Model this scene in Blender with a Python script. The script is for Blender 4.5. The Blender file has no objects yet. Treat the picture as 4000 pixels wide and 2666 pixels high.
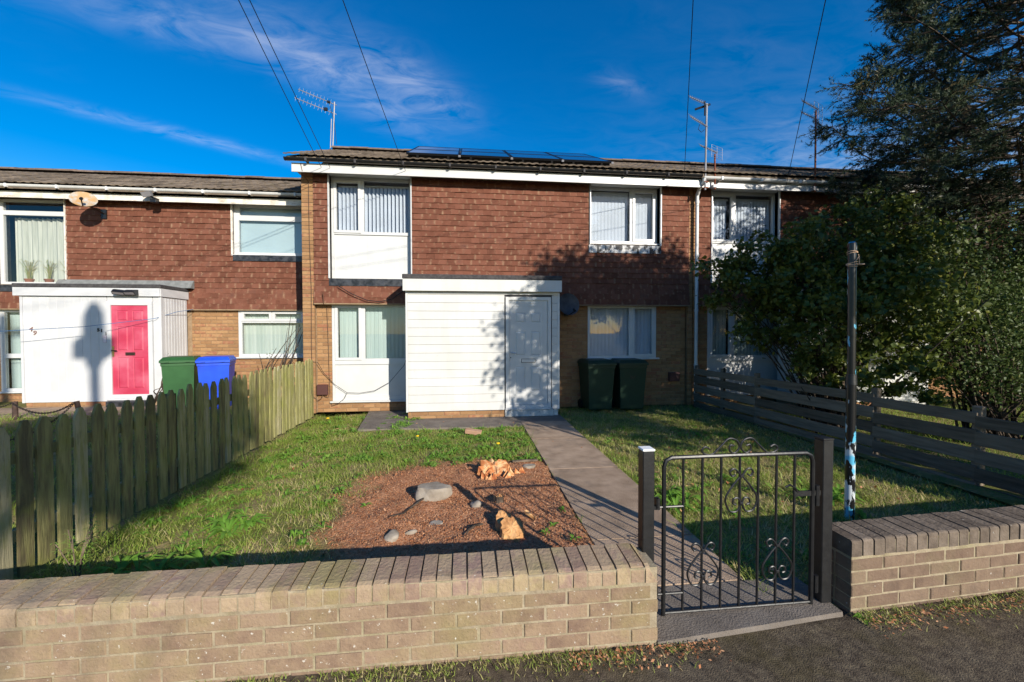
import bpy, bmesh, math, random
import numpy as np
from mathutils import Vector, Matrix, Euler
random.seed(7); RNG = np.random.default_rng(11)
SC = bpy.context.scene
COL = SC.collection
PI = math.pi

# ------------------------------------------------------------------ camera, sky, sun, exposure
CZ = 1.63
def cam_matrix():
    pi_, ro, ya = -.0219, .0016, -.108
    rz = Matrix.Rotation(ya, 3, 'Z'); rx = Matrix.Rotation(pi_, 3, 'X'); ry = Matrix.Rotation(ro, 3, 'Y')
    R = rz @ rx @ ry
    m = Matrix((( R[0][0], R[0][2], -R[0][1]), (R[1][0], R[1][2], -R[1][1]), (R[2][0], R[2][2], -R[2][1])))
    return m, R
cam = bpy.data.cameras.new('camera'); camo = bpy.data.objects.new('camera', cam); COL.objects.link(camo)
CM, CR = cam_matrix()
camo.matrix_world = Matrix.Translation((0, 0, CZ)) @ CM.to_4x4()
cam.sensor_width = 36; cam.lens = 36 * 1600 / 4000; cam.clip_start = .05; cam.clip_end = 3000
SC.camera = camo
SUN_AZ, SUN_EL = 152.0, 21.5
world = bpy.data.worlds.new('World'); SC.world = world; world.use_nodes = True
def build_sky():
    nt = world.node_tree; N = nt.nodes; L = nt.links
    bg = N['Background']; bg.inputs['Strength'].default_value = .122
    sk = N.new('ShaderNodeTexSky'); sk.sky_type = 'NISHITA'; sk.sun_disc = False
    sk.sun_elevation = math.radians(SUN_EL); sk.sun_rotation = math.radians(SUN_AZ)
    sk.air_density = 1.0; sk.dust_density = .25; sk.ozone_density = 3.0
    hs = N.new('ShaderNodeHueSaturation'); hs.inputs['Saturation'].default_value = 1.5; hs.inputs['Hue'].default_value = .506; hs.inputs['Value'].default_value = 1.0
    L.new(sk.outputs[0], hs.inputs['Color'])
    # thin high cloud: noise on a plane far overhead, thickest in a few drifting bands
    tc = N.new('ShaderNodeTexCoord'); sp = N.new('ShaderNodeSeparateXYZ'); L.new(tc.outputs['Generated'], sp.inputs[0])
    def mth(op, a, b=None, clamp=False):
        m = N.new('ShaderNodeMath'); m.operation = op; m.use_clamp = clamp
        for i, v in enumerate((a, b)):
            if v is None: continue
            if isinstance(v, (int, float)): m.inputs[i].default_value = v
            else: L.new(v, m.inputs[i])
        return m.outputs[0]
    zc = mth('MAXIMUM', sp.outputs[2], .06)
    px = mth('DIVIDE', sp.outputs[0], zc); py = mth('DIVIDE', sp.outputs[1], zc)
    cb = N.new('ShaderNodeCombineXYZ'); L.new(px, cb.inputs[0]); L.new(py, cb.inputs[1])
    def noise(rot, sx, sy, det=8, dist=.6):
        mp = N.new('ShaderNodeMapping'); mp.inputs['Rotation'].default_value = (0, 0, rot); mp.inputs['Scale'].default_value = (sx, sy, 1)
        L.new(cb.outputs[0], mp.inputs['Vector']); n = N.new('ShaderNodeTexNoise'); n.inputs['Detail'].default_value = det
        n.inputs['Roughness'].default_value = .62; n.inputs['Distortion'].default_value = dist; n.inputs['Scale'].default_value = 1
        L.new(mp.outputs[0], n.inputs['Vector']); return n.outputs[0]
    fine = noise(-.85, 4.2, 7.5, 12, .8); big = noise(-.6, .55, .9, 4, .3)
    base = mth('MULTIPLY', mth('SUBTRACT', big, .52), 2.2, True)
    tot = mth('MULTIPLY', base, .05)
    for (cx, cy, rot, rx, ry, amt) in ((-.52, 1.70, .95, .44, .14, .30), (-1.42, 2.27, .62, .50, .07, .24), (-.22, 1.72, .9, .28, .12, .34),
                                       (-.95, 1.47, .3, .35, .10, .2), (.62, 1.62, .5, .12, .05, .14), (3.1, 2.5, .3, 1.3, .9, .5), (1.3, -3.2, .3, 1.4, 1.4, 1.2)):
        dx = mth('SUBTRACT', px, cx); dy = mth('SUBTRACT', py, cy)
        u = mth('ADD', mth('MULTIPLY', dx, math.cos(rot) / rx), mth('MULTIPLY', dy, math.sin(rot) / rx))
        v = mth('ADD', mth('MULTIPLY', dx, -math.sin(rot) / ry), mth('MULTIPLY', dy, math.cos(rot) / ry))
        r2 = mth('ADD', mth('MULTIPLY', u, u), mth('MULTIPLY', v, v))
        g = mth('POWER', 2.718, mth('MULTIPLY', r2, -1.0))
        tot = mth('ADD', tot, mth('MULTIPLY', g, amt))
    cov = mth('MULTIPLY', tot, mth('MULTIPLY', mth('SUBTRACT', fine, .36), 2.9, True), True)
    mx = N.new('ShaderNodeMixRGB'); L.new(cov, mx.inputs[0]); L.new(hs.outputs[0], mx.inputs[1]); mx.inputs[2].default_value = (6.2, 6.2, 6.7, 1)
    L.new(mx.outputs[0], bg.inputs['Color'])
build_sky()
sl = bpy.data.lights.new('sun', 'SUN'); sl.energy = 5.0; sl.angle = math.radians(.53); sl.color = (1, .93, .81)
slo = bpy.data.objects.new('sun', sl); COL.objects.link(slo)
_e, _a = math.radians(SUN_EL), math.radians(SUN_AZ)
SUNV = Vector((math.sin(_a) * math.cos(_e), math.cos(_a) * math.cos(_e), math.sin(_e)))
slo.rotation_euler = SUNV.to_track_quat('Z', 'Y').to_euler(); slo.location = SUNV * 60
SC.view_settings.view_transform = 'Standard'; SC.view_settings.look = 'None'; SC.view_settings.exposure = 0.42; SC.view_settings.gamma = 1
SC.view_settings.use_curve_mapping = False
SC.cycles.max_bounces = 8; SC.cycles.transparent_max_bounces = 16; SC.cycles.use_denoising = True
SC.cycles.sample_clamp_indirect = 6

def project(p):                                   # only used to rank repeated pieces by how large they show
    c = CR.transposed() @ (Vector(p) - Vector((0, 0, CZ)))
    if c[1] < .2: return None
    x, y = 2000 + 1600 * c[0] / c[1], 1333 - 1600 * c[2] / c[1]
    return x, y, c[1]
def visibility(p):
    q = project(p)
    if q is None: return 0
    x, y, d = q
    if -60 < x < 4060 and -60 < y < 2726: return 1 / d
    return .001 / d

# ------------------------------------------------------------------ materials
class NT:
    def __init__(s, name):
        s.m = bpy.data.materials.new(name); s.m.use_nodes = True; s.nt = s.m.node_tree; s.N = s.nt.nodes; s.L = s.nt.links
        s.b = s.N['Principled BSDF']; s.out = s.N['Material Output']
    def put(s, sock, v):
        if isinstance(v, bpy.types.NodeSocket): s.L.new(v, sock)
        elif v is not None:
            if hasattr(sock, 'default_value'):
                try: sock.default_value = v
                except Exception: sock.default_value = (*v, 1)
    def math(s, op, a, b=None, clamp=False):
        m = s.N.new('ShaderNodeMath'); m.operation = op; m.use_clamp = clamp
        s.put(m.inputs[0], a); s.put(m.inputs[1], b); return m.outputs[0]
    def pos(s): return s.N.new('ShaderNodeNewGeometry').outputs['Position']
    def obj(s): return s.N.new('ShaderNodeTexCoord').outputs['Object']
    def noise(s, scale, detail=4, vec=None, stretch=None, rough=.55, dist=0):
        v = vec if vec is not None else s.pos()
        if stretch:
            mp = s.N.new('ShaderNodeMapping'); mp.inputs['Scale'].default_value = stretch; s.L.new(v, mp.inputs['Vector']); v = mp.outputs[0]
        n = s.N.new('ShaderNodeTexNoise'); n.inputs['Scale'].default_value = scale; n.inputs['Detail'].default_value = detail
        n.inputs['Roughness'].default_value = rough; n.inputs['Distortion'].default_value = dist
        s.L.new(v, n.inputs['Vector']); return n.outputs[0]
    def rnd(s):
        o = s.N.new('ShaderNodeObjectInfo').outputs['Random']; a = s.N.new('ShaderNodeAttribute'); a.attribute_name = 'rnd'
        return s.math('FRACT', s.math('ADD', o, a.outputs['Fac']))
    def attr(s, n='rnd'):
        a = s.N.new('ShaderNodeAttribute'); a.attribute_name = n; return a.outputs['Fac']
    def ramp(s, fac, stops):
        r = s.N.new('ShaderNodeValToRGB'); e = r.color_ramp.elements
        while len(e) < len(stops): e.new(.5)
        for i, (p, c) in enumerate(stops): e[i].position = p; e[i].color = (*c, 1)
        s.L.new(fac, r.inputs[0]); return r.outputs[0]
    def mix(s, fac, a, b):
        m = s.N.new('ShaderNodeMixRGB'); s.put(m.inputs[0], fac)
        for i, v in ((1, a), (2, b)):
            if isinstance(v, bpy.types.NodeSocket): s.L.new(v, m.inputs[i])
            else: m.inputs[i].default_value = (*v, 1)
        return m.outputs[0]
    def thr(s, v, lo, hi):                         # soft threshold
        m = s.N.new('ShaderNodeMapRange'); m.inputs[1].default_value = lo; m.inputs[2].default_value = hi; s.L.new(v, m.inputs[0]); return m.outputs[0]
    def bump(s, h, strength, dist=.01):
        b = s.N.new('ShaderNodeBump'); b.inputs['Strength'].default_value = strength; b.inputs['Distance'].default_value = dist
        s.L.new(h, b.inputs['Height']); s.L.new(b.outputs[0], s.b.inputs['Normal'])
    def fin(s, color, rough=.7, spec=.3, metal=0):
        s.put(s.b.inputs['Base Color'], color if isinstance(color, bpy.types.NodeSocket) else (*color, 1))
        s.put(s.b.inputs['Roughness'], rough); s.b.inputs['Specular IOR Level'].default_value = spec; s.b.inputs['Metallic'].default_value = metal
        return s.m
def vary(name, stops, rough=.8, spec=.25, nscale=6, na=.8, ra=.6, bump=None, overlays=(), stretch=None, metal=0, det=5):
    t = NT(name)
    n = t.noise(nscale, det, stretch=stretch)
    f = t.math('ADD', t.math('MULTIPLY', t.math('SUBTRACT', n, .5), na * 1.6), .5)
    if ra: f = t.math('ADD', f, t.math('MULTIPLY', t.math('SUBTRACT', t.rnd(), .5), ra))
    c = t.ramp(f, stops)
    for (sc_, lo, hi, colr, amt, *st) in overlays:
        m = t.thr(t.noise(sc_, 6, stretch=st[0] if st else None, rough=.65), lo, hi)
        c = t.mix(t.math('MULTIPLY', m, amt), c, colr)
    if bump: t.bump(t.noise(bump[0], 6, stretch=bump[2] if len(bump) > 2 else stretch), bump[1], .008)
    return t.fin(c, rough, spec, metal)
def plain(name, col, rough=.5, spec=.4, metal=0, dirt=.12, nscale=3):
    d = tuple(x * (1 - dirt) for x in col); l = tuple(min(1, x * (1 + dirt * .6)) for x in col)
    return vary(name, [(.3, d), (.7, l)], rough, spec, nscale, 1, 0, None, metal=metal)

MT = {}
def setup_materials():
    m = MT
    t = NT('hung clay tile')
    f = t.math('ADD', t.math('ADD', t.math('MULTIPLY', t.math('SUBTRACT', t.noise(9, 5), .5), 1.1), .5), t.math('MULTIPLY', t.math('SUBTRACT', t.rnd(), .5), .75))
    c = t.ramp(f, [(0, (.108, .040, .024)), (.45, (.150, .056, .034)), (.8, (.178, .070, .044)), (1, (.145, .062, .042))])
    c = t.mix(t.math('MULTIPLY', t.thr(t.noise(4, 6, rough=.65), .58, .75), .4), c, (.09, .045, .032))
    bl = t.math('MULTIPLY', t.math('POWER', t.attr('edge'), 2.2), t.thr(t.noise(7.5, 5, rough=.7), .47, .66))
    bl = t.math('MAXIMUM', t.math('MULTIPLY', bl, .7), t.math('MULTIPLY', t.thr(t.noise(15, 6, stretch=(1, 1, .6), rough=.7), .63, .76), .5))
    c = t.mix(bl, c, (.40, .265, .165)); t.bump(t.noise(70, 6), .35, .008); m['tile_red'] = t.fin(c, .85, .2)
    m['tile_red_new'] = vary('replaced hung tile', [(0, (.33, .08, .045)), (1, (.40, .105, .06))], .85, .2, 9, .7, .6, (70, .3))
    m['brick_buff'] = vary('buff house brick', [(0, (.25, .135, .066)), (.4, (.31, .175, .083)), (.75, (.37, .215, .105)), (1, (.29, .13, .072))], .9, .15, 14, .6, 1.0, (90, .4),
                           [(3, .6, .8, (.18, .1, .06), .4)])
    m['brick_wall'] = vary('garden wall brick', [(0, (.185, .122, .088)), (.35, (.24, .165, .112)), (.7, (.285, .203, .135)), (1, (.265, .18, .13))], .92, .15, 13, .9, .7, (60, .7),
                           [(2.4, .48, .68, (.25, .215, .09), .45), (40, .635, .67, (.58, .55, .49), .8), (7, .62, .75, (.13, .09, .07), .5), (85, .60, .68, (.12, .085, .06), .5)])
    m['brick_coping'] = vary('garden wall coping brick', [(0, (.24, .160, .122)), (.4, (.315, .228, .155)), (.75, (.365, .272, .178)), (1, (.275, .185, .148))], .92, .15, 16, .7, .9, (55, .8),
                             [(2.6, .46, .64, (.27, .235, .09), .6), (9, .60, .76, (.12, .10, .075), .5), (36, .66, .69, (.55, .53, .47), .6)])
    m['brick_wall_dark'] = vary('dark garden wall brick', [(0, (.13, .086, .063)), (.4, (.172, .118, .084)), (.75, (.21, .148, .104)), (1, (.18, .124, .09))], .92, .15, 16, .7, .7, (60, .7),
                                [(3.2, .52, .74, (.18, .16, .085), .4), (36, .68, .71, (.6, .57, .52), .8), (5, .56, .74, (.075, .055, .046), .55)])
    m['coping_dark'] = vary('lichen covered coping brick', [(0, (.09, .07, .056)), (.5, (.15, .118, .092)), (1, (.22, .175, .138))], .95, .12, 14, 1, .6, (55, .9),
                            [(6, .6, .74, (.05, .045, .028), .6), (22, .66, .70, (.5, .48, .44), .6)])
    m['mortar'] = vary('mortar', [(.2, (.24, .192, .13)), (.8, (.36, .30, .21))], .95, .1, 18, 1, 0, (80, .6), [(3, .5, .7, (.21, .195, .085), .5)])
    m['mortar_house'] = vary('house mortar', [(.2, (.24, .16, .095)), (.8, (.34, .24, .15))], .95, .1, 18, 1, 0, (80, .5))
    m['roof_tile'] = vary('concrete roof tile', [(0, (.085, .066, .050)), (.5, (.16, .125, .095)), (1, (.24, .19, .145))], .95, .1, 8, .8, .75, (60, .6),
                          [(5, .55, .72, (.055, .058, .026), .65), (16, .66, .72, (.25, .22, .17), .5), (3.4, .68, .76, (.23, .12, .03), .6)])
    m['ridge'] = vary('ridge tile', [(0, (.10, .075, .058)), (1, (.21, .155, .12))], .95, .1, 10, 1, .6, (50, .6), [(6, .55, .7, (.07, .06, .04), .5)])
    m['upvc'] = plain('white window plastic', (.56, .56, .555), .35, .4, 0, .05)
    m['board'] = vary('white cladding board', [(.2, (.53, .525, .505)), (.8, (.59, .585, .57))], .42, .35, 2.5, 1, .25, None, [(1.8, .48, .78, (.46, .45, .39), .4, (3.2, 1, .3)), (24, .64, .70, (.36, .34, .28), .4)])
    m['board_aged'] = vary('weathered white board', [(.2, (.51, .51, .515)), (.8, (.58, .58, .585))], .5, .35, 3, 1, .3, None, [(2.2, .58, .8, (.6, .58, .5), .35, (6, 1, .7))])
    m['fascia'] = plain('white fascia', (.56, .55, .535), .4, .35, 0, .06)
    m['fascia_old'] = vary('peeling fascia paint', [(.3, (.55, .50, .43)), (.6, (.74, .69, .62))], .7, .2, 5, 1.2, 0, (30, .4), [(7, .57, .66, (.30, .21, .15), .7, (.6, 1, 3))])
    m['gut_black'] = plain('black gutter plastic', (.012, .012, .013), .35, .5, 0, .2)
    m['gut_white'] = vary('white gutter plastic', [(.2, (.58, .58, .57)), (.8, (.72, .72, .71))], .4, .4, 3, 1, 0, None, [(6, .6, .75, (.35, .34, .31), .4, (.4, 1, 1))])
    m['lead'] = vary('black sheet flashing', [(.3, (.012, .012, .014)), (.7, (.05, .05, .055))], .32, .5, 9, 1.2, 0, (11, 1.0))
    m['lead_flaked'] = vary('flaking flashing', [(.35, (.02, .02, .024)), (.55, (.55, .54, .53))], .5, .4, 14, 1.8, 0, (14, 1.0), stretch=(1, 1, .6))
    m['felt'] = vary('roofing felt', [(.2, (.045, .043, .045)), (.8, (.085, .08, .08))], .95, .1, 20, 1, 0, (120, .5))
    m['felt_grey'] = vary('grey mineral felt', [(.2, (.15, .155, .15)), (.8, (.23, .235, .23))], .95, .1, 12, 1, 0, (120, .5))
    m['pink'] = vary('faded pink door paint', [(.15, (.42, .034, .072)), (.5, (.48, .062, .11)), (.85, (.52, .12, .17))], .5, .35, 2.4, 1.4, 0, None, [(3, .55, .75, (.55, .03, .08), .5)])
    m['letterbox'] = plain('dark brass letterbox', (.07, .04, .03), .4, .5, .6)
    m['chrome'] = plain('chrome', (.5, .5, .52), .25, .5, 1)
    m['brass'] = plain('brass', (.5, .33, .12), .35, .5, .9)
    m['black_metal'] = vary('black gloss painted iron', [(.2, (.006, .006, .007)), (.8, (.014, .014, .015))], .42, .5, 20, 1, 0, (60, .15))
    m['alu'] = plain('aerial aluminium', (.30, .30, .32), .6, .4, .5, .2)
    m['rust'] = vary('rusty pole steel', [(.2, (.14, .045, .025)), (.8, (.26, .09, .05))], .85, .2, 14, 1.4, 0, (50, .5))
    m['cable'] = plain('black cable', (.015, .015, .017), .6, .3)
    m['cable_brown'] = plain('brown cable', (.09, .05, .03), .6, .3)
    m['blue_line'] = plain('blue washing line', (.05, .13, .28), .6, .3)
    m['twine'] = plain('frayed pale twine', (.55, .38, .26), .9, .1, 0, .25, 60)
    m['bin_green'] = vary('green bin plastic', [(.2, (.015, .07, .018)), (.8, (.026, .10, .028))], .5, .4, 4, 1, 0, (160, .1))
    m['bin_blue'] = vary('blue bin plastic', [(.2, (.008, .05, .50)), (.8, (.015, .085, .68))], .45, .4, 3, 1, 0, (160, .1), [(2.5, .55, .75, (.05, .06, .30), .35)])
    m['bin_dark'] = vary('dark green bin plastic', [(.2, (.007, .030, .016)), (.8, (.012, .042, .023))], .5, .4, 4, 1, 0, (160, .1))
    m['rubber'] = plain('black rubber', (.012, .012, .012), .8, .2)
    m['solar_frame'] = plain('solar frame', (.01, .011, .014), .4, .5, .5)
    t = NT('solar glass'); m['solar'] = t.fin(t.ramp(t.noise(2), [(.3, (.010, .02, .06)), (.7, (.016, .03, .08))]), .03, 1.0)
    m['dish_old'] = vary('rust stained dish', [(.3, (.34, .34, .32)), (.6, (.42, .42, .40))], .6, .3, 4, 1, 0, None, [(5, .42, .56, (.42, .24, .085), .9)])
    m['dish_dark'] = vary('dark satellite dish', [(.3, (.03, .033, .04)), (.7, (.065, .072, .085))], .45, .4, 6, 1, 0)
    m['blind_white'] = plain('white blind fabric', (.66, .68, .74), .8, .1, 0, .06)
    m['blind_cream'] = vary('cream blind fabric', [(.2, (.48, .54, .47)), (.8, (.60, .64, .56))], .85, .1, 9, 1, .4, None, stretch=(4, 1, .1))
    m['blind_green'] = vary('pale green blind fabric', [(.2, (.45, .54, .50)), (.8, (.55, .63, .58))], .85, .1, 9, 1, .5, None, stretch=(4, 1, .1))
    m['roller'] = plain('pale blue roller blind', (.50, .60, .61), .85, .1, 0, .03)
    m['curtain'] = vary('cream net curtain', [(.2, (.46, .46, .38)), (.8, (.66, .64, .54))], .9, .1, 8, 1, 0, None, stretch=(5, 1, .2))
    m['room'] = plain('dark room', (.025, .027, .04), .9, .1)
    m['plaster'] = plain('interior plaster', (.10, .10, .11), .9, .1)
    m['terracotta'] = plain('terracotta pot', (.34, .12, .06), .85, .1, 0, .2)
    m['fence_wood'] = vary('mossy fence wood', [(0, (.125, .105, .058)), (.35, (.22, .20, .085)), (.7, (.30, .28, .115)), (1, (.37, .33, .20))], .95, .1, 5, 1.0, .8, (16, .8, (9, 9, .6)),
                           [(11, .55, .72, (.06, .042, .03), .65, (5, 5, .5)), (3.5, .5, .74, (.235, .25, .05), .6)], stretch=(5, 5, .7))
    m['board_grey'] = vary('weathered grey fence board', [(0, (.085, .066, .048)), (.5, (.155, .122, .09)), (1, (.25, .20, .15))], .95, .1, 4, .9, .7, (14, .7, (6, .5, 6)), stretch=(5, .6, 7))
    m['bark'] = vary('bark', [(.2, (.035, .026, .02)), (.8, (.11, .085, .065))], .95, .1, 8, 1.3, 0, (20, 1.0))
    m['twig'] = vary('dry twig', [(.2, (.10, .075, .055)), (.8, (.22, .17, .12))], .95, .1, 8, 1.3, 0, None)
    m['cut_wood'] = vary('cut orange wood', [(.15, (.36, .17, .07)), (.5, (.58, .31, .13)), (.85, (.68, .45, .24))], .9, .1, 9, 1.4, 0, (40, .6))
    m['cut_wood_red'] = vary('splintered red wood', [(.15, (.30, .09, .035)), (.5, (.50, .20, .075)), (.85, (.64, .40, .21))], .9, .1, 16, 1.6, .4, (40, .8))
    m['stone'] = vary('grey boulder', [(.2, (.22, .185, .145)), (.8, (.36, .315, .26))], .9, .15, 7, 1.2, 0, (30, .6), [(5, .6, .75, (.2, .17, .11), .5)])
    m['old_brick'] = vary('loose buff brick', [(.2, (.30, .17, .11)), (.8, (.44, .27, .18))], .9, .1, 9, 1, 0, (40, .6))
    m['concrete'] = vary('path concrete', [(.15, (.28, .20, .14)), (.85, (.42, .31, .225))], .95, .1, 5, 1.2, .3, (95, .9), [(120, .60, .68, (.33, .30, .27), .5), (2.2, .55, .75, (.11, .098, .085), .6)])
    m['concrete_dark'] = vary('dark apron concrete', [(.15, (.14, .118, .10)), (.85, (.21, .18, .155))], .95, .1, 5, 1.2, 0, (95, .8), [(2, .55, .7, (.17, .155, .14), .5)])
    m['concrete_pale'] = vary('painted concrete step', [(.2, (.46, .45, .41)), (.8, (.66, .65, .61))], .9, .1, 10, 1.2, 0, (40, .8), [(9, .56, .66, (.05, .047, .04), .75)])
    m['asphalt'] = vary('mossy asphalt', [(.15, (.065, .05, .037)), (.55, (.115, .09, .064)), (.9, (.17, .135, .09))], .95, .1, 26, 1.2, 0, (140, 1.0),
                        [(2.2, .48, .68, (.085, .068, .028), .65), (90, .63, .70, (.22, .175, .12), .7), (1.3, .52, .66, (.15, .125, .095), .5), (34, .66, .70, (.20, .165, .12), .6)])
    t = NT('lawn earth')
    n1 = t.noise(2.6, 6); n2 = t.noise(38, 5)
    f = t.math('ADD', t.math('MULTIPLY', n1, .6), t.math('MULTIPLY', n2, .4))
    grass = t.ramp(f, [(.3, (.11, .13, .03)), (.46, (.17, .17, .05)), (.58, (.27, .21, .10)), (.7, (.33, .25, .14))])
    soil = t.ramp(t.noise(55, 6, rough=.7), [(.3, (.22, .095, .05)), (.5, (.39, .185, .10)), (.7, (.48, .28, .17))])
    t.bump(n2, .8, .02); m['lawn'] = t.fin(t.mix(t.attr('soil'), grass, soil), .95, .1)
    def leafy(name, stops, trans=.35, rough=.5, spec=.3):
        t = NT(name); c = t.ramp(t.attr(), stops); t.fin(c, rough, spec)
        tr = t.N.new('ShaderNodeBsdfTranslucent'); t.L.new(c, tr.inputs[0]); mx = t.N.new('ShaderNodeMixShader'); mx.inputs[0].default_value = trans
        t.L.new(t.b.outputs[0], mx.inputs[1]); t.L.new(tr.outputs[0], mx.inputs[2]); t.L.new(mx.outputs[0], t.out.inputs[0]); return t.m
    m['grass'] = leafy('grass blades', [(0, (.17, .27, .034)), (.35, (.25, .35, .055)), (.6, (.36, .40, .10)), (.78, (.50, .42, .18)), (1, (.64, .52, .30))], .4)
    m['weed'] = leafy('weed leaves', [(0, (.12, .27, .03)), (.6, (.20, .37, .05)), (1, (.30, .44, .09))], .35)
    m['leaf'] = leafy('bush leaves', [(0, (.05, .075, .013)), (.5, (.10, .13, .022)), (.85, (.19, .20, .035)), (1, (.40, .35, .07))], .35, .42, .4)
    m['leaf_small'] = leafy('shrub leaves', [(0, (.04, .07, .018)), (.6, (.075, .11, .028)), (1, (.15, .16, .05))], .3)
    m['needle'] = leafy('conifer needles', [(0, (.022, .036, .018)), (.55, (.035, .056, .026)), (.8, (.055, .075, .03)), (1, (.13, .10, .045))], .12, .55, .25)
    m['chip'] = vary('bark chip', [(0, (.22, .080, .036)), (.5, (.42, .175, .080)), (1, (.60, .34, .19))], .95, .1, 30, .6, .9)
    m['petal'] = plain('yellow petals', (.75, .48, .02), .6, .2)
    m['peel_black'] = None
    t = NT('pole paint'); n = t.noise(5.5, 5, stretch=(3, 3, 1.1), rough=.6); z = t.N.new('ShaderNodeSeparateXYZ'); t.L.new(t.pos(), z.inputs[0])
    lowm = t.thr(z.outputs[2], 1.15, .25); msk = t.thr(t.math('ADD', n, t.math('MULTIPLY', lowm, .12)), .585, .60)
    wh = t.thr(t.noise(3.1, 2), .5, .54)
    c = t.mix(msk, (.008, .008, .009), t.mix(wh, (.10, .42, .62), (.55, .60, .62))); t.bump(t.math('SUBTRACT', 1.0, msk), .3, .002)
    m['pole'] = t.fin(c, .3, .5)
    t = NT('window glass'); gl = t.N.new('ShaderNodeBsdfGlossy'); gl.inputs['Roughness'].default_value = 0.0; tp = t.N.new('ShaderNodeBsdfTransparent'); tp.inputs[0].default_value = (.90, .92, .93, 1)
    fr = t.N.new('ShaderNodeFresnel'); fr.inputs[0].default_value = 1.52; mx = t.N.new('ShaderNodeMixShader')
    bf = t.N.new('ShaderNodeNewGeometry').outputs['Backfacing']; t.L.new(t.math('MULTIPLY', t.math('MULTIPLY', fr.outputs[0], 1.8, True), t.math('SUBTRACT', 1.0, bf)), mx.inputs[0]); t.L.new(tp.outputs[0], mx.inputs[1]); t.L.new(gl.outputs[0], mx.inputs[2]); t.L.new(mx.outputs[0], t.out.inputs[0]); m['glass'] = t.m
    m['white_num'] = plain('brown numeral', (.20, .10, .07), .5, .4)
    m['black_num'] = plain('black numeral', (.01, .01, .012), .4, .4)
    m['paper'] = plain('pale pink notice', (.72, .64, .68), .7, .2)
    m['print'] = plain('faded print', (.33, .22, .30), .7, .2)
    m['meter'] = plain('brown meter box', (.085, .035, .032), .5, .4)
    m['lamp_glass'] = plain('frosted lamp face', (.25, .24, .25), .25, .5)
    m['chain'] = plain('rusty chain', (.03, .025, .022), .6, .4, .5)
    m['post_wood'] = plain('dark wooden post', (.075, .05, .042), .9, .15, 0, .3, 14)
    m['petrol'] = plain('pole tar', (.05, .04, .03), .9, .1)
    m['pvc_cap'] = plain('white post cap', (.8, .8, .8), .4, .4)
setup_materials()

# ------------------------------------------------------------------ geometry helpers
def off(parent):
    v = Vector((0, 0, 0)); p = parent
    while p is not None: v = v + p.location; p = p.parent
    return v
class MB:
    def __init__(s): s.v = []; s.f = []
    def add(s, verts, faces):
        b = len(s.v); s.v += [tuple(x) for x in verts]; s.f += [tuple(b + i for i in f) for f in faces]; return s
    def box(s, x0, x1, y0, y1, z0, z1):
        return s.add([(x0, y0, z0), (x1, y0, z0), (x1, y1, z0), (x0, y1, z0), (x0, y0, z1), (x1, y0, z1), (x1, y1, z1), (x0, y1, z1)],
                     [(0, 3, 2, 1), (4, 5, 6, 7), (0, 1, 5, 4), (1, 2, 6, 5), (2, 3, 7, 6), (3, 0, 4, 7)])
    def bbox(s, x0, x1, y0, y1, z0, z1, b=.006):      # box with chamfered edges
        bm = bmesh.new(); r = bmesh.ops.create_cube(bm, size=1)
        bmesh.ops.scale(bm, vec=(x1 - x0, y1 - y0, z1 - z0), verts=bm.verts); bmesh.ops.translate(bm, vec=((x0 + x1) / 2, (y0 + y1) / 2, (z0 + z1) / 2), verts=bm.verts)
        bmesh.ops.bevel(bm, geom=bm.edges[:], offset=b, segments=1, affect='EDGES'); return s.bm(bm)
    def bm(s, bm):
        bm.verts.index_update(); s.add([v.co[:] for v in bm.verts], [[v.index for v in f.verts] for f in bm.faces]); bm.free(); return s
    def tube(s, pts, r, n=8, cap=True, closed=False):
        pts = [Vector(p) for p in pts]; k = len(pts); rr = r if isinstance(r, (list, tuple)) else [r] * k
        rings = []; up = None
        for i, p in enumerate(pts):
            a = pts[i - 1] if (i > 0 or closed) else p; b = pts[(i + 1) % k] if (i < k - 1 or closed) else p
            d = (b - a).normalized()
            if up is None: up = Vector((0, 0, 1)) if abs(d.z) < .9 else Vector((1, 0, 0))
            x = d.cross(up).normalized(); up = x.cross(d).normalized()
            rings.append([p + (x * math.cos(2 * PI * j / n) + up * math.sin(2 * PI * j / n)) * rr[i] for j in range(n)])
        vs = [v for r_ in rings for v in r_]; fs = []
        for i in range(k if closed else k - 1):
            a, b = i * n, ((i + 1) % k) * n
            for j in range(n): fs.append((a + j, a + (j + 1) % n, b + (j + 1) % n, b + j))
        if cap and not closed: fs.append(tuple(range(n))[::-1]); fs.append(tuple((k - 1) * n + j for j in range(n)))
        return s.add(vs, fs)
    def cyl(s, a, b, r, n=10, r2=None): return s.tube([a, b], [r, r if r2 is None else r2], n)
    def prism(s, poly, y0, y1):                        # polygon in x,z pushed along y
        n = len(poly); vs = [(x, y0, z) for x, z in poly] + [(x, y1, z) for x, z in poly]
        return s.add(vs, [tuple(range(n)), tuple(range(2 * n - 1, n - 1, -1))] + [(i, i + n, (i + 1) % n + n, (i + 1) % n) for i in range(n)])
    def mesh(s, name, m, smooth=False):
        me = bpy.data.meshes.new(name); me.from_pydata(s.v, [], s.f); me.update()
        bm = bmesh.new(); bm.from_mesh(me); bmesh.ops.recalc_face_normals(bm, faces=bm.faces); bm.to_mesh(me); bm.free()
        if m is not None: me.materials.append(m)
        if smooth:
            me.polygons.foreach_set('use_smooth', [True] * len(me.polygons))
            try: me.set_sharp_from_angle(angle=math.radians(40))
            except Exception: pass
        return me
    def build(s, name, m, parent=None, smooth=False, local=False):
        me = s.mesh(name, m, smooth); o = bpy.data.objects.new(name, me); COL.objects.link(o)
        if parent is not None:
            o.parent = parent
            if not local:
                d = off(parent); me.transform(Matrix.Translation(-d))
        return o
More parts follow.
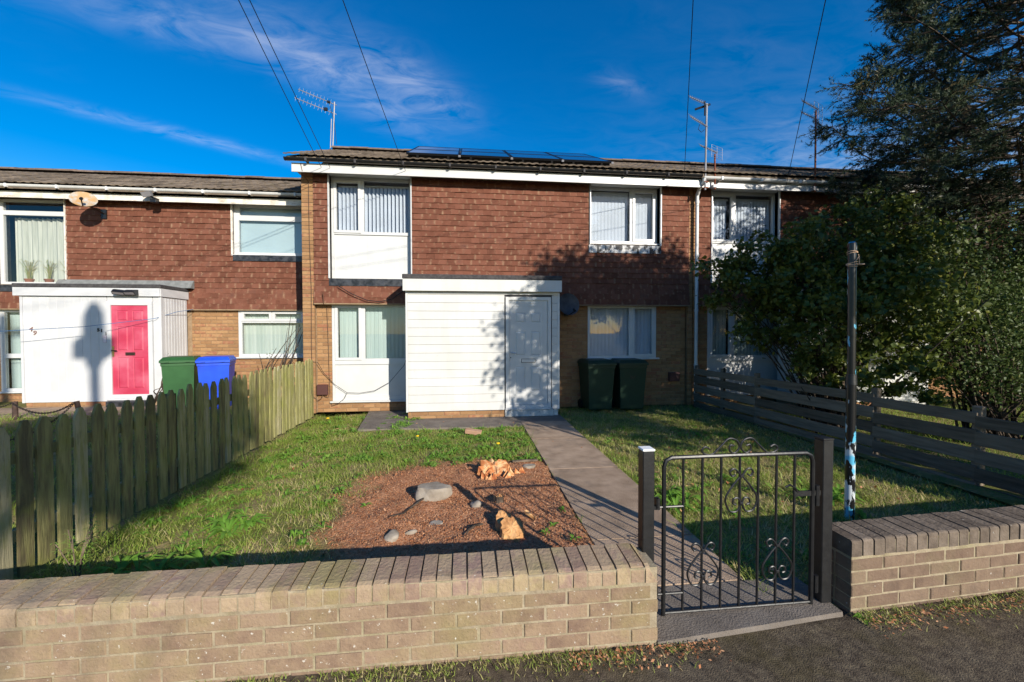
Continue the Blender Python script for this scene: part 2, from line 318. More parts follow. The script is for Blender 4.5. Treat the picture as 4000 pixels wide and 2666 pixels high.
def empty(name, loc, rz=0):
    o = bpy.data.objects.new(name, None); o.location = loc; o.rotation_euler = (0, 0, rz); o.empty_display_size = .1; COL.objects.link(o); return o
def tag(o, label=None, cat=None, group=None, kind=None):
    for k, v in (('label', label), ('category', cat), ('group', group), ('kind', kind)):
        if v: o[k] = v
    return o
def thing(name, loc, label, cat, group=None, rz=0): return tag(empty(name, loc, rz), label, cat, group)
def setmesh(me, V, F, rnd=None, attrs=None):           # numpy arrays to mesh; F: (n,k) array
    nv, nf, k = len(V), len(F), F.shape[1]
    me.vertices.add(nv); me.vertices.foreach_set('co', np.asarray(V, np.float32).ravel())
    me.loops.add(nf * k); me.loops.foreach_set('vertex_index', np.asarray(F, np.int32).ravel())
    me.polygons.add(nf); me.polygons.foreach_set('loop_start', np.arange(0, nf * k, k, dtype=np.int32))
    me.update(calc_edges=True)
    if rnd is not None:
        a = me.attributes.new('rnd', 'FLOAT', 'POINT'); a.data.foreach_set('value', np.asarray(rnd, np.float32))
    me.validate(); return me
def npobj(name, V, F, m, parent=None, rnd=None):
    V = np.asarray(V, float)
    if parent is not None: V = V - np.array(off(parent))
    me = setmesh(bpy.data.meshes.new(name), V, F, rnd); me.materials.append(m)
    o = bpy.data.objects.new(name, me); COL.objects.link(o)
    if parent is not None: o.parent = parent
    return o
class Pieces:                                          # alike pieces: the 300 that show largest are parts, the rest one joined part
    def __init__(s, parent, name, m, limit=300): s.p, s.n, s.m, s.lim, s.items, s.cache = parent, name, m, limit, [], {}
    def mesh(s, key, fn):
        if key not in s.cache:
            me = s.cache[key] = fn().mesh(s.n, s.m)
            if s.n == 'wall_tile':
                xm = max(v.co.x for v in me.vertices); a = me.attributes.new('edge', 'FLOAT', 'POINT'); a.data.foreach_set('value', [1.0 if abs(v.co.x) > xm * .95 else 0.0 for v in me.vertices])
        return s.cache[key]
    def add(s, key, fn, loc, rot=(0, 0, 0), w=1.0): s.items.append((visibility(wpos(s.p, loc)) * w, key, fn, loc, rot))
    def finish(s, space_world=True):
        it = sorted(s.items, key=lambda q: -q[0]); base = off(s.p) if space_world else Vector((0, 0, 0)); out = []
        for (_, key, fn, loc, rot) in it[:s.lim]:
            o = bpy.data.objects.new(s.n, s.mesh(key, fn)); COL.objects.link(o); o.parent = s.p; o.location = Vector(loc) - base; o.rotation_euler = rot; out.append(o)
        rest = it[s.lim:]
        if rest:
            V = []; F = []; R = []; E_ = []
            for (_, key, fn, loc, rot) in rest:
                me = s.mesh(key, fn); M = Matrix.Translation(Vector(loc) - base) @ Euler(rot).to_matrix().to_4x4(); b = len(V); r = random.random()
                V += [(M @ v.co)[:] for v in me.vertices]; R += [r] * len(me.vertices); xm = max(v.co.x for v in me.vertices); E_ += [1.0 if abs(v.co.x) > xm * .95 else 0.0 for v in me.vertices]; F += [tuple(b + i for i in p.vertices) for p in me.polygons]
            me = bpy.data.meshes.new(s.n); me.from_pydata(V, [], F); me.materials.append(s.m)
            a = me.attributes.new('rnd', 'FLOAT', 'POINT'); a.data.foreach_set('value', R)
            a = me.attributes.new('edge', 'FLOAT', 'POINT'); a.data.foreach_set('value', E_)
            o = bpy.data.objects.new(s.n, me); COL.objects.link(o); o.parent = s.p; o['kind'] = 'stuff'
        return out
def wpos(p, loc):
    return loc if p is None or getattr(p, 'rotation_euler', (0, 0, 0))[2] == 0 else p.matrix_basis @ Vector(loc)
def holes_wall(mb, x0, x1, z0, z1, y0, y1, holes):
    xs = sorted({x0, x1, *[min(max(h[i], x0), x1) for h in holes for i in (0, 1)]}); zs = sorted({z0, z1, *[min(max(h[i], z0), z1) for h in holes for i in (2, 3)]})
    for a, b in zip(xs, xs[1:]):
        run = None
        for c, d in zip(zs, zs[1:]):
            mx, mz = (a + b) / 2, (c + d) / 2; hit = any(h[0] < mx < h[1] and h[2] < mz < h[3] for h in holes)
            if hit:
                if run: mb.box(a, b, y0, y1, run[0], run[1]); run = None
            else: run = (run[0], d) if run else (c, d)
        if run: mb.box(a, b, y0, y1, run[0], run[1])
    return mb
def spans(a, b, z0, z1, holes, tol=.4):               # what is left of a course between openings
    segs = [(a, b)]
    for h in holes:
        ov = min(z1, h[3]) - max(z0, h[2])
        if ov > (z1 - z0) * tol:
            nxt = []
            for s_, e_ in segs:
                if h[1] <= s_ or h[0] >= e_: nxt.append((s_, e_)); continue
                if h[0] > s_: nxt.append((s_, h[0]))
                if h[1] < e_: nxt.append((h[1], e_))
            segs = nxt
    return segs
def brick_fn(w, d=.05, h=.065):
    def fn():
        m = MB(); c = .004
        m.box(-w / 2, w / 2, c, d, -h / 2, h / 2); m.add([(-w / 2 + c, 0, -h / 2 + c), (w / 2 - c, 0, -h / 2 + c), (w / 2 - c, 0, h / 2 - c), (-w / 2 + c, 0, h / 2 - c),
              (-w / 2, c, -h / 2), (w / 2, c, -h / 2), (w / 2, c, h / 2), (-w / 2, c, h / 2)], [(0, 1, 2, 3), (4, 5, 1, 0), (5, 6, 2, 1), (6, 7, 3, 2), (7, 4, 0, 3)])
        return m
    return fn
def lay_bricks(P, x0, x1, z0, z1, y, holes=(), w=1.0, pitch=.225, course=.075, phase=0):
    n = int(round((z1 - z0) / course))
    for k in range(n):
        a = z0 + k * course; o = (pitch / 2 if (k + phase) % 2 else 0)
        for s_, e_ in spans(x0, x1, a, a + course, holes):
            i = math.floor((s_ - o) / pitch)
            while i * pitch + o < e_:
                p, q = max(s_, i * pitch + o) + .005, min(e_, (i + 1) * pitch + o) - .005
                if q - p > .03:
                    wd = round(q - p, 3); P.add(('b', wd), brick_fn(wd), ((p + q) / 2, y + random.uniform(-.002, .002), a + course / 2), (0, 0, 0), w)
                i += 1
def tile_fn(w, h=.20, t=.014, kick=.028):
    def fn():
        m = MB(); xs = (-.5, -.22, .22, .5); ch = .0015
        vs = [(x * w, 0, 0) for x in xs] + [(x * w, kick, h) for x in xs] + [(-w / 2, t, 0), (w / 2, t, 0), (w / 2, kick + t, h), (-w / 2, kick + t, h)]
        return m.add(vs, [(0, 1, 5, 4), (1, 2, 6, 5), (2, 3, 7, 6), (0, 8, 9, 3, 2, 1), (3, 9, 10, 7), (0, 4, 11, 8)])
    return fn
def hang_tiles(P, x0, x1, z0, z1, y, holes=(), w=1.0, gauge=.1145, pitch=.166, kickrows=3, special=None):
    n = int(math.ceil((z1 - z0) / gauge))
    for k in range(n):
        a = z0 + k * gauge; b = min(a + gauge, z1); o = pitch / 2 if k % 2 else 0; yk = y - (.035 * (kickrows - k) / kickrows if k < kickrows else 0)
        for s_, e_ in spans(x0, x1, a, b, holes):
            i = math.floor((s_ - o) / pitch)
            while i * pitch + o < e_:
                p, q = max(s_, i * pitch + o) + .0012, min(e_, (i + 1) * pitch + o) - .0012
                if q - p > .02:
                    hh = round(min(.20, z1 - a), 3); wd = round(q - p, 3)
                    P.add(('t', wd, hh), tile_fn(wd, hh), ((p + q) / 2, yk + random.uniform(-.004, .003), a + random.uniform(-.004, .003)), (random.uniform(-.022, .022), random.uniform(-.012, .012), random.uniform(-.012, .012)), w)
                i += 1
def roof_tile_fn():
    m = MB(); W = .305; prof = [(-.5, .0), (-.30, -.001), (-.22, .007), (-.13, .012), (-.04, .007), (.02, .0), (.20, -.001), (.28, .007), (.37, .013), (.46, .008), (.5, .003)]
    top0 = [(x * W, 0, z) for x, z in prof]; top1 = [(x * W, .37, z) for x, z in prof]; fr = [(x * W, 0, z - .022) for x, z in prof]; n = len(prof)
    return m.add(top0 + top1 + fr, [(i, i + 1, n + i + 1, n + i) for i in range(n - 1)] + [(2 * n + i, 2 * n + i + 1, i + 1, i) for i in range(n - 1)])
def tile_roof(house, x0, x1, ye, ze, yr, zr, stagger=False, ridge=True, skip=None):
    ang = math.atan2(zr - ze, yr - ye); Ls = math.hypot(zr - ze, yr - ye); ca, sa = math.cos(ang), math.sin(ang)
    mb = MB()
    for (ya, za, yb, zb) in ((ye + .05, ze, yr, zr), (2 * yr - ye, ze, yr, zr)):
        t = .12; mb.add([(x0 + .03, ya, za - t), (x1 - .03, ya, za - t), (x1 - .03, yb, zb - t), (x0 + .03, yb, zb - t), (x0 + .03, ya, za - .035), (x1 - .03, ya, za - .035), (x1 - .03, yb, zb - .035), (x0 + .03, yb, zb - .035)],
                        [(0, 3, 2, 1), (4, 5, 6, 7), (0, 1, 5, 4), (1, 2, 6, 5), (2, 3, 7, 6), (3, 0, 4, 7)])
    rf = mb.build('roof', MT['roof_tile'], house)
    P = Pieces(rf, 'roof_tile', MT['roof_tile']); n = int(Ls / .315)
    for k in range(n + 1):
        d = k * .315 - .02
        i = 0; o = .152 if (stagger and k % 2) else 0
        while x0 + o + (i + .5) * .303 < x1 + (.1 if stagger else 0):
            x = x0 + o + (i + .5) * .303; i += 1
            if d + .37 > Ls + .06 and k == n: continue
            y, z = ye + d * ca - .0 * sa, ze + d * sa + .006
            P.add('r', roof_tile_fn, (x, y + random.uniform(-.006, .006), z + random.uniform(-.003, .003)), (ang - .045, 0, random.uniform(-.01, .01)), .5 if skip and skip(x, y) else 1)
    P.finish()
    R = Pieces(rf, 'ridge_tile', MT['ridge'])
    def rt():
        m = MB(); k = 8; L_ = .46; prof = [(.12 * math.cos(PI * j / (k - 1)), .075 * math.sin(PI * j / (k - 1)) - .03) for j in range(k)]
        vs = [(xx, y, z) for xx in (0, L_) for y, z in prof] + [(xx, y * .85, z * .8 - .012) for xx in (0, L_) for y, z in prof]
        return m.add(vs, [(j, j + 1, k + j + 1, k + j) for j in range(k - 1)] + [(j, 2 * k + j, 2 * k + j + 1, j + 1) for j in range(k - 1)] + [(k + j, k + j + 1, 3 * k + j + 1, 3 * k + j) for j in range(k - 1)])
    x = x0
    while x < x1 - .2: R.add('g', rt, (x, yr, zr + .03 + random.uniform(-.006, .006)), (0, random.uniform(-.008, .008), 0)); x += .45
    R.finish(); return rf

# ------------------------------------------------------------------ windows
def frame_bars(mb, x0, x1, z0, z1, y0, y1, t):
    mb.box(x0, x0 + t, y0, y1, z0, z1); mb.box(x1 - t, x1, y0, y1, z0, z1)
    mb.box(x0 + t, x1 - t, y0 + .001, y1, z1 - t, z1); mb.box(x0 + t, x1 - t, y0 + .001, y1, z0, z0 + t)
def window(house, x0, x1, z0, z1, y, lights, panel=None, sill=True, t=.05, mat='upvc'):
    """lights: list of (x0,x1,z0,z1,opening); y front of frame"""
    mb = MB(); frame_bars(mb, x0, x1, z0, z1, y, y + .07, t)
    xs = sorted({l[0] for l in lights} | {l[1] for l in lights})
    w = mb.build('window', MT[mat], house)
    edges = []
    for (a, b, c, d, op) in lights:
        if op:
            f = MB(); frame_bars(f, a, b, c, d, y - .014, y + .05, .052); f.build('casement', MT[mat], w); a2, b2, c2, d2 = a + .05, b - .05, c + .05, d - .05
        else: a2, b2, c2, d2 = a, b, c, d
        MB().box(a2, b2, y + .028, y + .034, c2, d2).build('pane', MT['glass'], w)
    if panel:
        c, d = panel[:2]; q = MB()
        MB().box(x0 + t, x1 - t, y + .03, y + .05, c, d).build('panel', MT[mat], w)
    # mullions and transoms fill what the lights leave
    bars = MB(); holes = [(l[0] , l[1], l[2], l[3]) for l in lights] + ([(x0 + t, x1 - t, panel[0], panel[1])] if panel else [])
    holes_wall(bars, x0 + t, x1 - t, z0 + t, z1 - t, y + .004, y + .066, holes)
    for k in range(0, len(bars.v), 8):
        one = MB(); one.add(bars.v[k:k + 8], [(0, 3, 2, 1), (4, 5, 6, 7), (0, 1, 5, 4), (1, 2, 6, 5), (2, 3, 7, 6), (3, 0, 4, 7)]); one.build('mullion', MT[mat], w)
    if sill: MB().bbox(x0 - .04, x1 + .06, y - .06, y + .05, z0 - .035, z0 - .002, .006).build('sill', MT[mat], w)
    return w
def slats(w, x0, x1, z0, z1, y, pitch, width, ang, m):
    n = int((x1 - x0) / pitch); mw = None
    for i in range(n + 1):
        x = x0 + pitch * .4 + i * pitch
        if x > x1: break
        mb = MB(); c, s_ = math.cos(ang) * width / 2, math.sin(ang) * width / 2; bow = .006
        a, b, mid = Vector((-c, -s_, 0)), Vector((c, s_, 0)), Vector((s_ / width * 2 * bow, -c / width * 2 * bow, 0))
        mb.add([a + Vector((0, 0, z0)), mid + Vector((0, 0, z0)), b + Vector((0, 0, z0)), a + Vector((0, 0, z1)), mid + Vector((0, 0, z1)), b + Vector((0, 0, z1))], [(0, 1, 4, 3), (1, 2, 5, 4)])
        me = mb.mesh('blind_slat', m); o = bpy.data.objects.new('blind_slat', me); COL.objects.link(o); o.parent = w; o.location = Vector((x, y, 0)) - off(w); o.rotation_euler = (0, 0, random.uniform(-.03, .03))
    MB().box(x0, x1, y - .02, y + .02, z1, z1 + .035).build('blind_rail', MT['upvc'], w)

def gutter(house, x0, x1, y, z, m, r=.055, brackets=.9):
    mb = MB(); n = 7; prof = [(y + r * math.cos(PI + PI * j / (n - 1)), z + r * math.sin(PI + PI * j / (n - 1))) for j in range(n)]; prof2 = [(y + (r - .006) * math.cos(2 * PI - PI * j / (n - 1)), z + (r - .006) * math.sin(2 * PI - PI * j / (n - 1))) for j in range(n)]
    P = prof + prof2; k = len(P); mb.add([(x0, a, b) for a, b in P] + [(x1, a, b) for a, b in P], [(i, (i + 1) % k, k + (i + 1) % k, k + i) for i in range(k)] + [tuple(range(k)), tuple(range(2 * k - 1, k - 1, -1))])
    g = mb.build('gutter', m, house, True)
    x = x0 + .4
    while x < x1:
        MB().box(x - .018, x + .018, y - r - .008, y + r + .02, z - r - .008, z + .006).build('gutter_bracket', MT['felt'] if m is MT['gut_black'] else m, g); x += brackets
    return g
def shell(house, x0, x1, yf, yb, z1, zr, yr, m):
    """side and back walls up to the roof slopes"""
    mb = MB()
    for x in (x0, x1 - .1):
        mb.add([(x, yf + .1, 0), (x, yb, 0), (x, yb, z1), (x, yr, zr), (x, yf + .1, z1), (x + .1, yf + .1, 0), (x + .1, yb, 0), (x + .1, yb, z1), (x + .1, yr, zr), (x + .1, yf + .1, z1)],
               [(0, 1, 2, 3, 4), (9, 8, 7, 6, 5), (0, 5, 6, 1), (1, 6, 7, 2), (2, 7, 8, 3), (3, 8, 9, 4), (4, 9, 5, 0)])
    mb.box(x0 + .1, x1 - .1, yb - .1, yb, 0, z1)
    mb.build('side_wall', m, house)
    MB().box(x0 + .1, x1 - .1, yf + .3, yb - .1, 2.38, 2.46).build('floor_slab', MT['plaster'], house)
    MB().box(x0 + .1, x1 - .1, yf + .12, yb - .1, 4.8 if z1 > 4.7 else 4.38, 4.84 if z1 > 4.7 else 4.42).build('ceiling', MT['plaster'], house)
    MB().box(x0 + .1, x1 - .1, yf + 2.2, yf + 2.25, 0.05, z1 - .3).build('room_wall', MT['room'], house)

# ------------------------------------------------------------------ houses of the terrace
YB, YC, YF = 8.68, 8.55, 8.30                          # brick and window plane, hung tile face, fascia
def front_house(dx, main):
    h = thing('terraced_house', (dx, 8.7, 0), *( ('middle terraced house with red hung tiles, black gutter and solar panels on its roof', 'house') if main else ('right hand terraced house half hidden behind the bush and conifer', 'house')), group='houses of the terrace')
    X = lambda x: x + dx
    xe = 4.95 if main else 4.95
    UL = (X(-2.73), X(-1.14), 2.71, 4.80); UR = (X(2.62), X(4.175), 3.50, 4.80); LLw = (X(-2.74), X(-.9), .22, 2.21); LR = (X(2.60), X(4.15), 1.05, 2.21)
    wl = holes_wall(MB(), X(-3.27), X(xe), 0, 4.86, YB + .012, YB + .20, [UL, UR, LLw, LR]).build('wall', MT['mortar_house'], h)
    P = Pieces(wl, 'brick', MT['brick_buff'])
    lay_bricks(P, X(-3.04), X(-1.0), 0, 2.25, YB, [LLw]); lay_bricks(P, X(1.4), X(4.84), 0, 2.25, YB, [LR])
    if main:
        for k in range(64): P.add('pier', brick_fn(.222), (X(-3.155), 8.575 + random.uniform(-.002, .002), .0375 + k * .075))
        for k in range(64): P.add('pierR', brick_fn(.10), (X(4.90), 8.60, .0375 + k * .075))
    else:
        for k in range(64): P.add('pierL', brick_fn(.06), (X(-3.10), 8.60, .0375 + k * .075))
    P.finish()
    if main:
        MB().box(X(-3.262), X(-3.048), 8.585, YB + .01, 0, 4.80).build('pier', MT['mortar_house'], h); MB().box(X(4.852), X(4.948), 8.61, YB + .01, 0, 4.80).build('pier', MT['mortar_house'], h)
    # tile hung storey
    hx0, hx1 = X(-3.035), X(4.845)
    flashL = (UL[0] - .01, UL[1] + .01, 2.56, 4.80); flashR = (UR[0] - .04, UR[1] - .06, 3.32, 4.80)
    bk = holes_wall(MB(), hx0 + .01, hx1 - .01, 2.24, 4.78, YC + .035, YB + .008, [UL, (UR[0], UR[1], UR[2], 4.8)]).build('tile_battens', MT['mortar_house'], h)
    T = Pieces(bk, 'wall_tile', MT['tile_red'])
    hang_tiles(T, hx0, hx1, 2.215, 4.77, YC, [flashL, (UR[0] - .045, UR[1] + .012, 3.32, 4.80)])
    parts = T.finish()
    MB().box(hx0, hx1, YC - .03, YB, 2.19, 2.212).build('tile_soffit', MT['mortar_house'], h)
    MB().box(UL[0] - .012, UL[1] + .012, YC - .012, YC + .04, 2.562, 2.708).build('flashing', MT['lead'], h)
    MB().box(UR[0] - .04, UR[1] + .012, YC - .012, YC + .04, 3.325, 3.49).build('flashing', MT['lead_flaked'], h)
    for (a, b, c, d) in (UL, UR):                       # white reveal boards
        rv = MB(); rv.box(a - .022, a, YC - .016, YB + .07, c, d - .03); rv.box(b, b + .022, YC - .016, YB + .07, c, d - .03); rv.box(a - .022, b + .022, YC - .02, YB + .07, d - .03, d - .006); rv.build('reveal_board', MT['upvc'], h)
    # windows
    w = window(h, UL[0], UL[1], 2.72, 4.76, YB, [(X(-2.68), X(-2.15), 3.65, 4.71, 1), (X(-2.09), X(-1.19), 3.68, 4.71, 0)], (2.77, 3.62), False)
    for i in range(14): MB().box(X(-2.66 + i * .105), X(-2.656 + i * .105), YB + .0285, YB + .031, 2.78, 3.61).build('panel_groove', MT['blind_cream'], w)
    slats(w, X(-2.62), X(-2.21), 3.66, 4.60, YB + .13, .078, .089, .98 if main else .2, MT['blind_white']); slats(w, X(-2.10), X(-1.18), 3.62, 4.62, YB + .13, .078, .089, .98 if main else .2, MT['blind_white'])
    w = window(h, UR[0], UR[1] - .02, 3.56, 4.76, YB, [(X(2.67), X(3.54), 3.61, 4.71, 0), (X(3.60), X(4.11), 3.61, 4.72, 1)], None, True)
    slats(w, X(2.68), X(3.54), 3.58, 4.66, YB + .13, .078, .089, -.12, MT['blind_white']); slats(w, X(3.62), X(4.09), 3.58, 4.66, YB + .13, .078, .089, -.12, MT['blind_white'])
    w = window(h, LLw[0], LLw[1], .23, 2.20, YB, [(X(-2.68), X(-2.16), 1.06, 2.18, 1), (X(-2.09), X(-.95), 1.09, 2.18, 0)], (.32, .97), True)
    slats(w, X(-2.62), X(-2.20), 1.08, 2.14, YB + .14, .085, .089, .12, MT['blind_green']); slats(w, X(-2.09), X(-.95), 1.06, 2.14, YB + .14, .085, .089, .12, MT['blind_green'])
    w = window(h, LR[0], LR[1], 1.06, 2.20, YB, [(X(2.64), X(3.53), 1.09, 2.19, 0), (X(3.60), X(4.11), 1.09, 2.19, 1)], None, True)
    slats(w, X(2.64), X(3.53), 1.08, 2.16, YB + .14, .085, .089, .1, MT['blind_white']); slats(w, X(3.62), X(4.08), 1.08, 2.16, YB + .14, .085, .089, .1, MT['blind_white'])
    # eaves
    e0, e1 = (X(-3.33), X(4.96)) if main else (X(-3.13), X(5.6))
    MB().box(e0, e1, YF, YF + .022, 4.705, 4.872).build('fascia', MT['fascia'], h); MB().box(e0 + .002, e1 - .002, YF + .022, YB + .02, 4.79, 4.81).build('soffit', MT['fascia'], h)
    if main: MB().prism([(0, 4.705), (.0, 4.87), (.02, 4.87), (.02, 4.705)], 0, .01); gutter(h, X(-3.43), X(4.93), 8.235, 4.935, MT['gut_black'])
    else: gutter(h, X(-3.14), X(5.6), 8.235, 4.90, MT['gut_white'])
    shell(h, X(-3.27), X(xe), YB + .1, 13.6, 4.86, 6.28, 11.0, MT['brick_buff'])
    x0, x1 = (X(-3.42), X(5.0)) if main else (X(-3.09), X(5.6))
    tile_roof(h, x0, x1, 8.17, 5.00, 11.0, 6.31, False, True, (lambda x, y: -1.1 < x < 2.6 and y > 8.7) if main else None)
    return h
main_house = front_house(0, True)
right_house = front_house(8.1, False)
right_house.children  # same builder, next bay along

def newer_tiles(h, spots, m):
    tiles = [t for b in h.children if b.name.startswith('tile_battens') for t in b.children if t.get('kind') is None]
    base = None
    for (x, z) in spots:
        b = min(tiles, key=lambda t: (t.matrix_basis.translation.x + off(t.parent).x - x) ** 2 + (t.location.z + off(t.parent).z - z) ** 2)
        me = b.data.copy(); me.materials.clear(); me.materials.append(m); b.data = me
newer_tiles(right_house, [(6.42 + i * .166, z) for i in range(3) for z in (4.44, 4.32, 4.21)], MT['tile_red_new'])

# left house, set back, with its own builder
YL = 9.45
def left_house():
    h = thing('terraced_house', (-8, 9.6, 0), 'left terraced house set back, with peeling eaves board and grey gutter', 'house', 'houses of the terrace')
    UL = (-9.52, -8.26, 2.62, 4.40); UR = (-5.02, -3.56, 3.31, 4.42); LR = (-4.955, -3.56, 1.09, 2.14); LL = (-9.56, -8.25, .42, 2.14)
    y = YL + .06
    wl = holes_wall(MB(), -13, -3.30, 0, 4.42, y + .012, y + .2, [UL, UR, LR, LL]).build('wall', MT['mortar_house'], h)
    P = Pieces(wl, 'brick', MT['brick_buff']); lay_bricks(P, -5.9, -3.30, .1, 2.15, y, [LR]); lay_bricks(P, -10.6, -8.2, .1, 2.15, y, [LL]); P.finish()
    bk = holes_wall(MB(), -11, -3.31, 2.16, 4.40, YL + .035, y + .008, [UL, UR]).build('tile_battens', MT['mortar_house'], h)
    T = Pieces(bk, 'wall_tile', MT['tile_red']); hang_tiles(T, -11, -3.30, 2.13, 4.40, YL, [(UL[0], UL[1], 2.47, 4.5), (UR[0], UR[1], 3.17, 4.5)]); T.finish()
    MB().box(-11, -3.3, YL - .03, y, 2.105, 2.128).build('tile_soffit', MT['mortar_house'], h)
    MB().box(UR[0] + .01, UR[1], YL - .012, YL + .04, 3.175, 3.30).build('flashing', MT['lead'], h); MB().box(UL[0], UL[1], YL - .012, YL + .04, 2.475, 2.61).build('flashing', MT['lead'], h)
    for (a, b, c, d) in (UL, UR):
        rv = MB(); rv.box(a - .022, a, YL - .016, y + .07, c, d); rv.box(b, b + .022, YL - .016, y + .07, c, d); rv.build('reveal_board', MT['fascia_old'], h)
    w = window(h, UL[0], UL[1], 2.63, 4.37, y, [(-9.45, -8.29, 4.14, 4.32, 0), (-9.45, -8.29, 2.67, 4.05, 0)], None, False)
    cv = MB(); n = 60; zt, zb = 4.03, 2.66
    pts = [(-9.40 + 1.12 * i / n, y + .17 + .018 * math.sin(i * 1.25) + .012 * math.sin(i * .53 + 1)) for i in range(n + 1)]
    cv.add([(a, b, zb) for a, b in pts] + [(a, b, zt + .012 * math.sin(a * 60)) for a, b in pts], [(i, i + 1, n + 2 + i, n + 1 + i) for i in range(n)]); cv.build('curtain', MT['curtain'], w, True)
    MB().box(-9.46, -8.28, y + .075, y + .16, 2.60, 2.66).build('inner_sill', MT['upvc'], w)
    w = window(h, UR[0], UR[1], 3.32, 4.40, y, [(-4.90, -3.60, 4.17, 4.34, 0), (-4.92, -3.60, 3.36, 4.06, 0)], None, True)
    MB().box(-4.93, -3.58, y + .10, y + .105, 3.34, 4.36).build('roller_blind', MT['roller'], w)
    w = window(h, LR[0], LR[1], 1.10, 2.13, y, [(-4.89, -4.27, 1.88, 2.09, 1), (-4.25, -3.6, 1.88, 2.09, 1), (-4.89, -3.60, 1.16, 1.84, 0)], None, True)
    slats(w, -4.9, -3.58, 1.13, 2.10, y + .13, .085, .089, .1, MT['blind_cream'])
    w = window(h, LL[0], LL[1], .42, 2.12, y, [(-9.48, -8.30, 1.20, 2.06, 0), (-9.48, -8.30, .48, 1.11, 0)], None, True)
    slats(w, -9.48, -8.28, .46, 2.06, y + .13, .085, .089, .1, MT['blind_green'])
    MB().box(-13, -3.46, 9.25, 9.275, 4.335, 4.462).build('fascia', MT['fascia_old'], h); MB().box(-13, -3.46, 9.28, y + .02, 4.425, 4.44).build('soffit', MT['fascia_old'], h)
    gutter(h, -13, -3.47, 9.17, 4.56, MT['gut_white'])
    shell(h, -13, -3.32, y + .1, 14.0, 4.44, 5.6, 11.65, MT['brick_buff'])
    tile_roof(h, -13, -3.47, 9.10, 4.60, 11.65, 5.70, True)
    return h
lhouse = left_house()

def downpipe():
    d = MB(); d.cyl((4.985, 8.50, .05), (4.985, 8.50, 4.62), .036, 12); o = d.build('downpipe', MT['gut_white'], main_house, True)
    MB().tube([(4.985, 8.235, 4.88), (4.985, 8.24, 4.80), (4.985, 8.42, 4.70), (4.985, 8.5, 4.60)], .04, 12).build('swan_neck', MT['gut_white'], o, True)
    for z in (.9, 2.1, 3.3, 4.45): MB().cyl((4.985, 8.5, z - .03), (4.985, 8.5, z + .03), .044, 12).build('pipe_collar', MT['gut_white'], o, True)
downpipe()

# ------------------------------------------------------------------ porches
def board_h(P, x0, x1, z0, z1, y):                      # one shiplap board: face with a groove lip
    w, h = round(x1 - x0, 4), z1 - z0
    def fn():
        return MB().add([(-w / 2, 0, 0), (w / 2, 0, 0), (w / 2, 0, h - .012), (-w / 2, 0, h - .012), (-w / 2, .012, h), (w / 2, .012, h), (-w / 2, .03, 0), (w / 2, .03, 0), (-w / 2, .03, h), (w / 2, .03, h), (-w / 2, .012, h - .006), (w / 2, .012, h - .006)],
                        [(0, 1, 2, 3), (3, 2, 11, 10), (10, 11, 5, 4), (0, 6, 7, 1), (4, 5, 9, 8), (1, 7, 9, 5, 11, 2), (0, 3, 10, 4, 8, 6), (6, 8, 9, 7)])
    P.add(('h', w, round(h, 3)), fn, ((x0 + x1) / 2, y, z0))
def raised_panel(door, x0, x1, z0, z1, y, m, inward=False):
    d = .010; s_ = 1 if inward else -1; b = .018
    MB().add([(x0, y, z0), (x1, y, z0), (x1, y, z1), (x0, y, z1), (x0 + .008, y + .007, z0 + .008), (x1 - .008, y + .007, z0 + .008), (x1 - .008, y + .007, z1 - .008), (x0 + .008, y + .007, z1 - .008),
              (x0 + b + .012, y - .004, z0 + b + .012), (x1 - b - .012, y - .004, z0 + b + .012), (x1 - b - .012, y - .004, z1 - b - .012), (x0 + b + .012, y - .004, z1 - b - .012)],
             [(0, 1, 5, 4), (1, 2, 6, 5), (2, 3, 7, 6), (3, 0, 4, 7), (4, 5, 9, 8), (5, 6, 10, 9), (6, 7, 11, 10), (7, 4, 8, 11), (8, 9, 10, 11)]).build('panel', m, door)
def door_leaf(porch, x0, x1, z0, z1, y, m, panels):
    mb = MB(); holes_wall(mb, x0, x1, z0, z1, y, y + .04, panels); mb.box(x0, x1, y + .02, y + .045, z0, z1)
    d = mb.build('door', m, porch)
    for p in panels: raised_panel(d, *p, y, m)
    return d
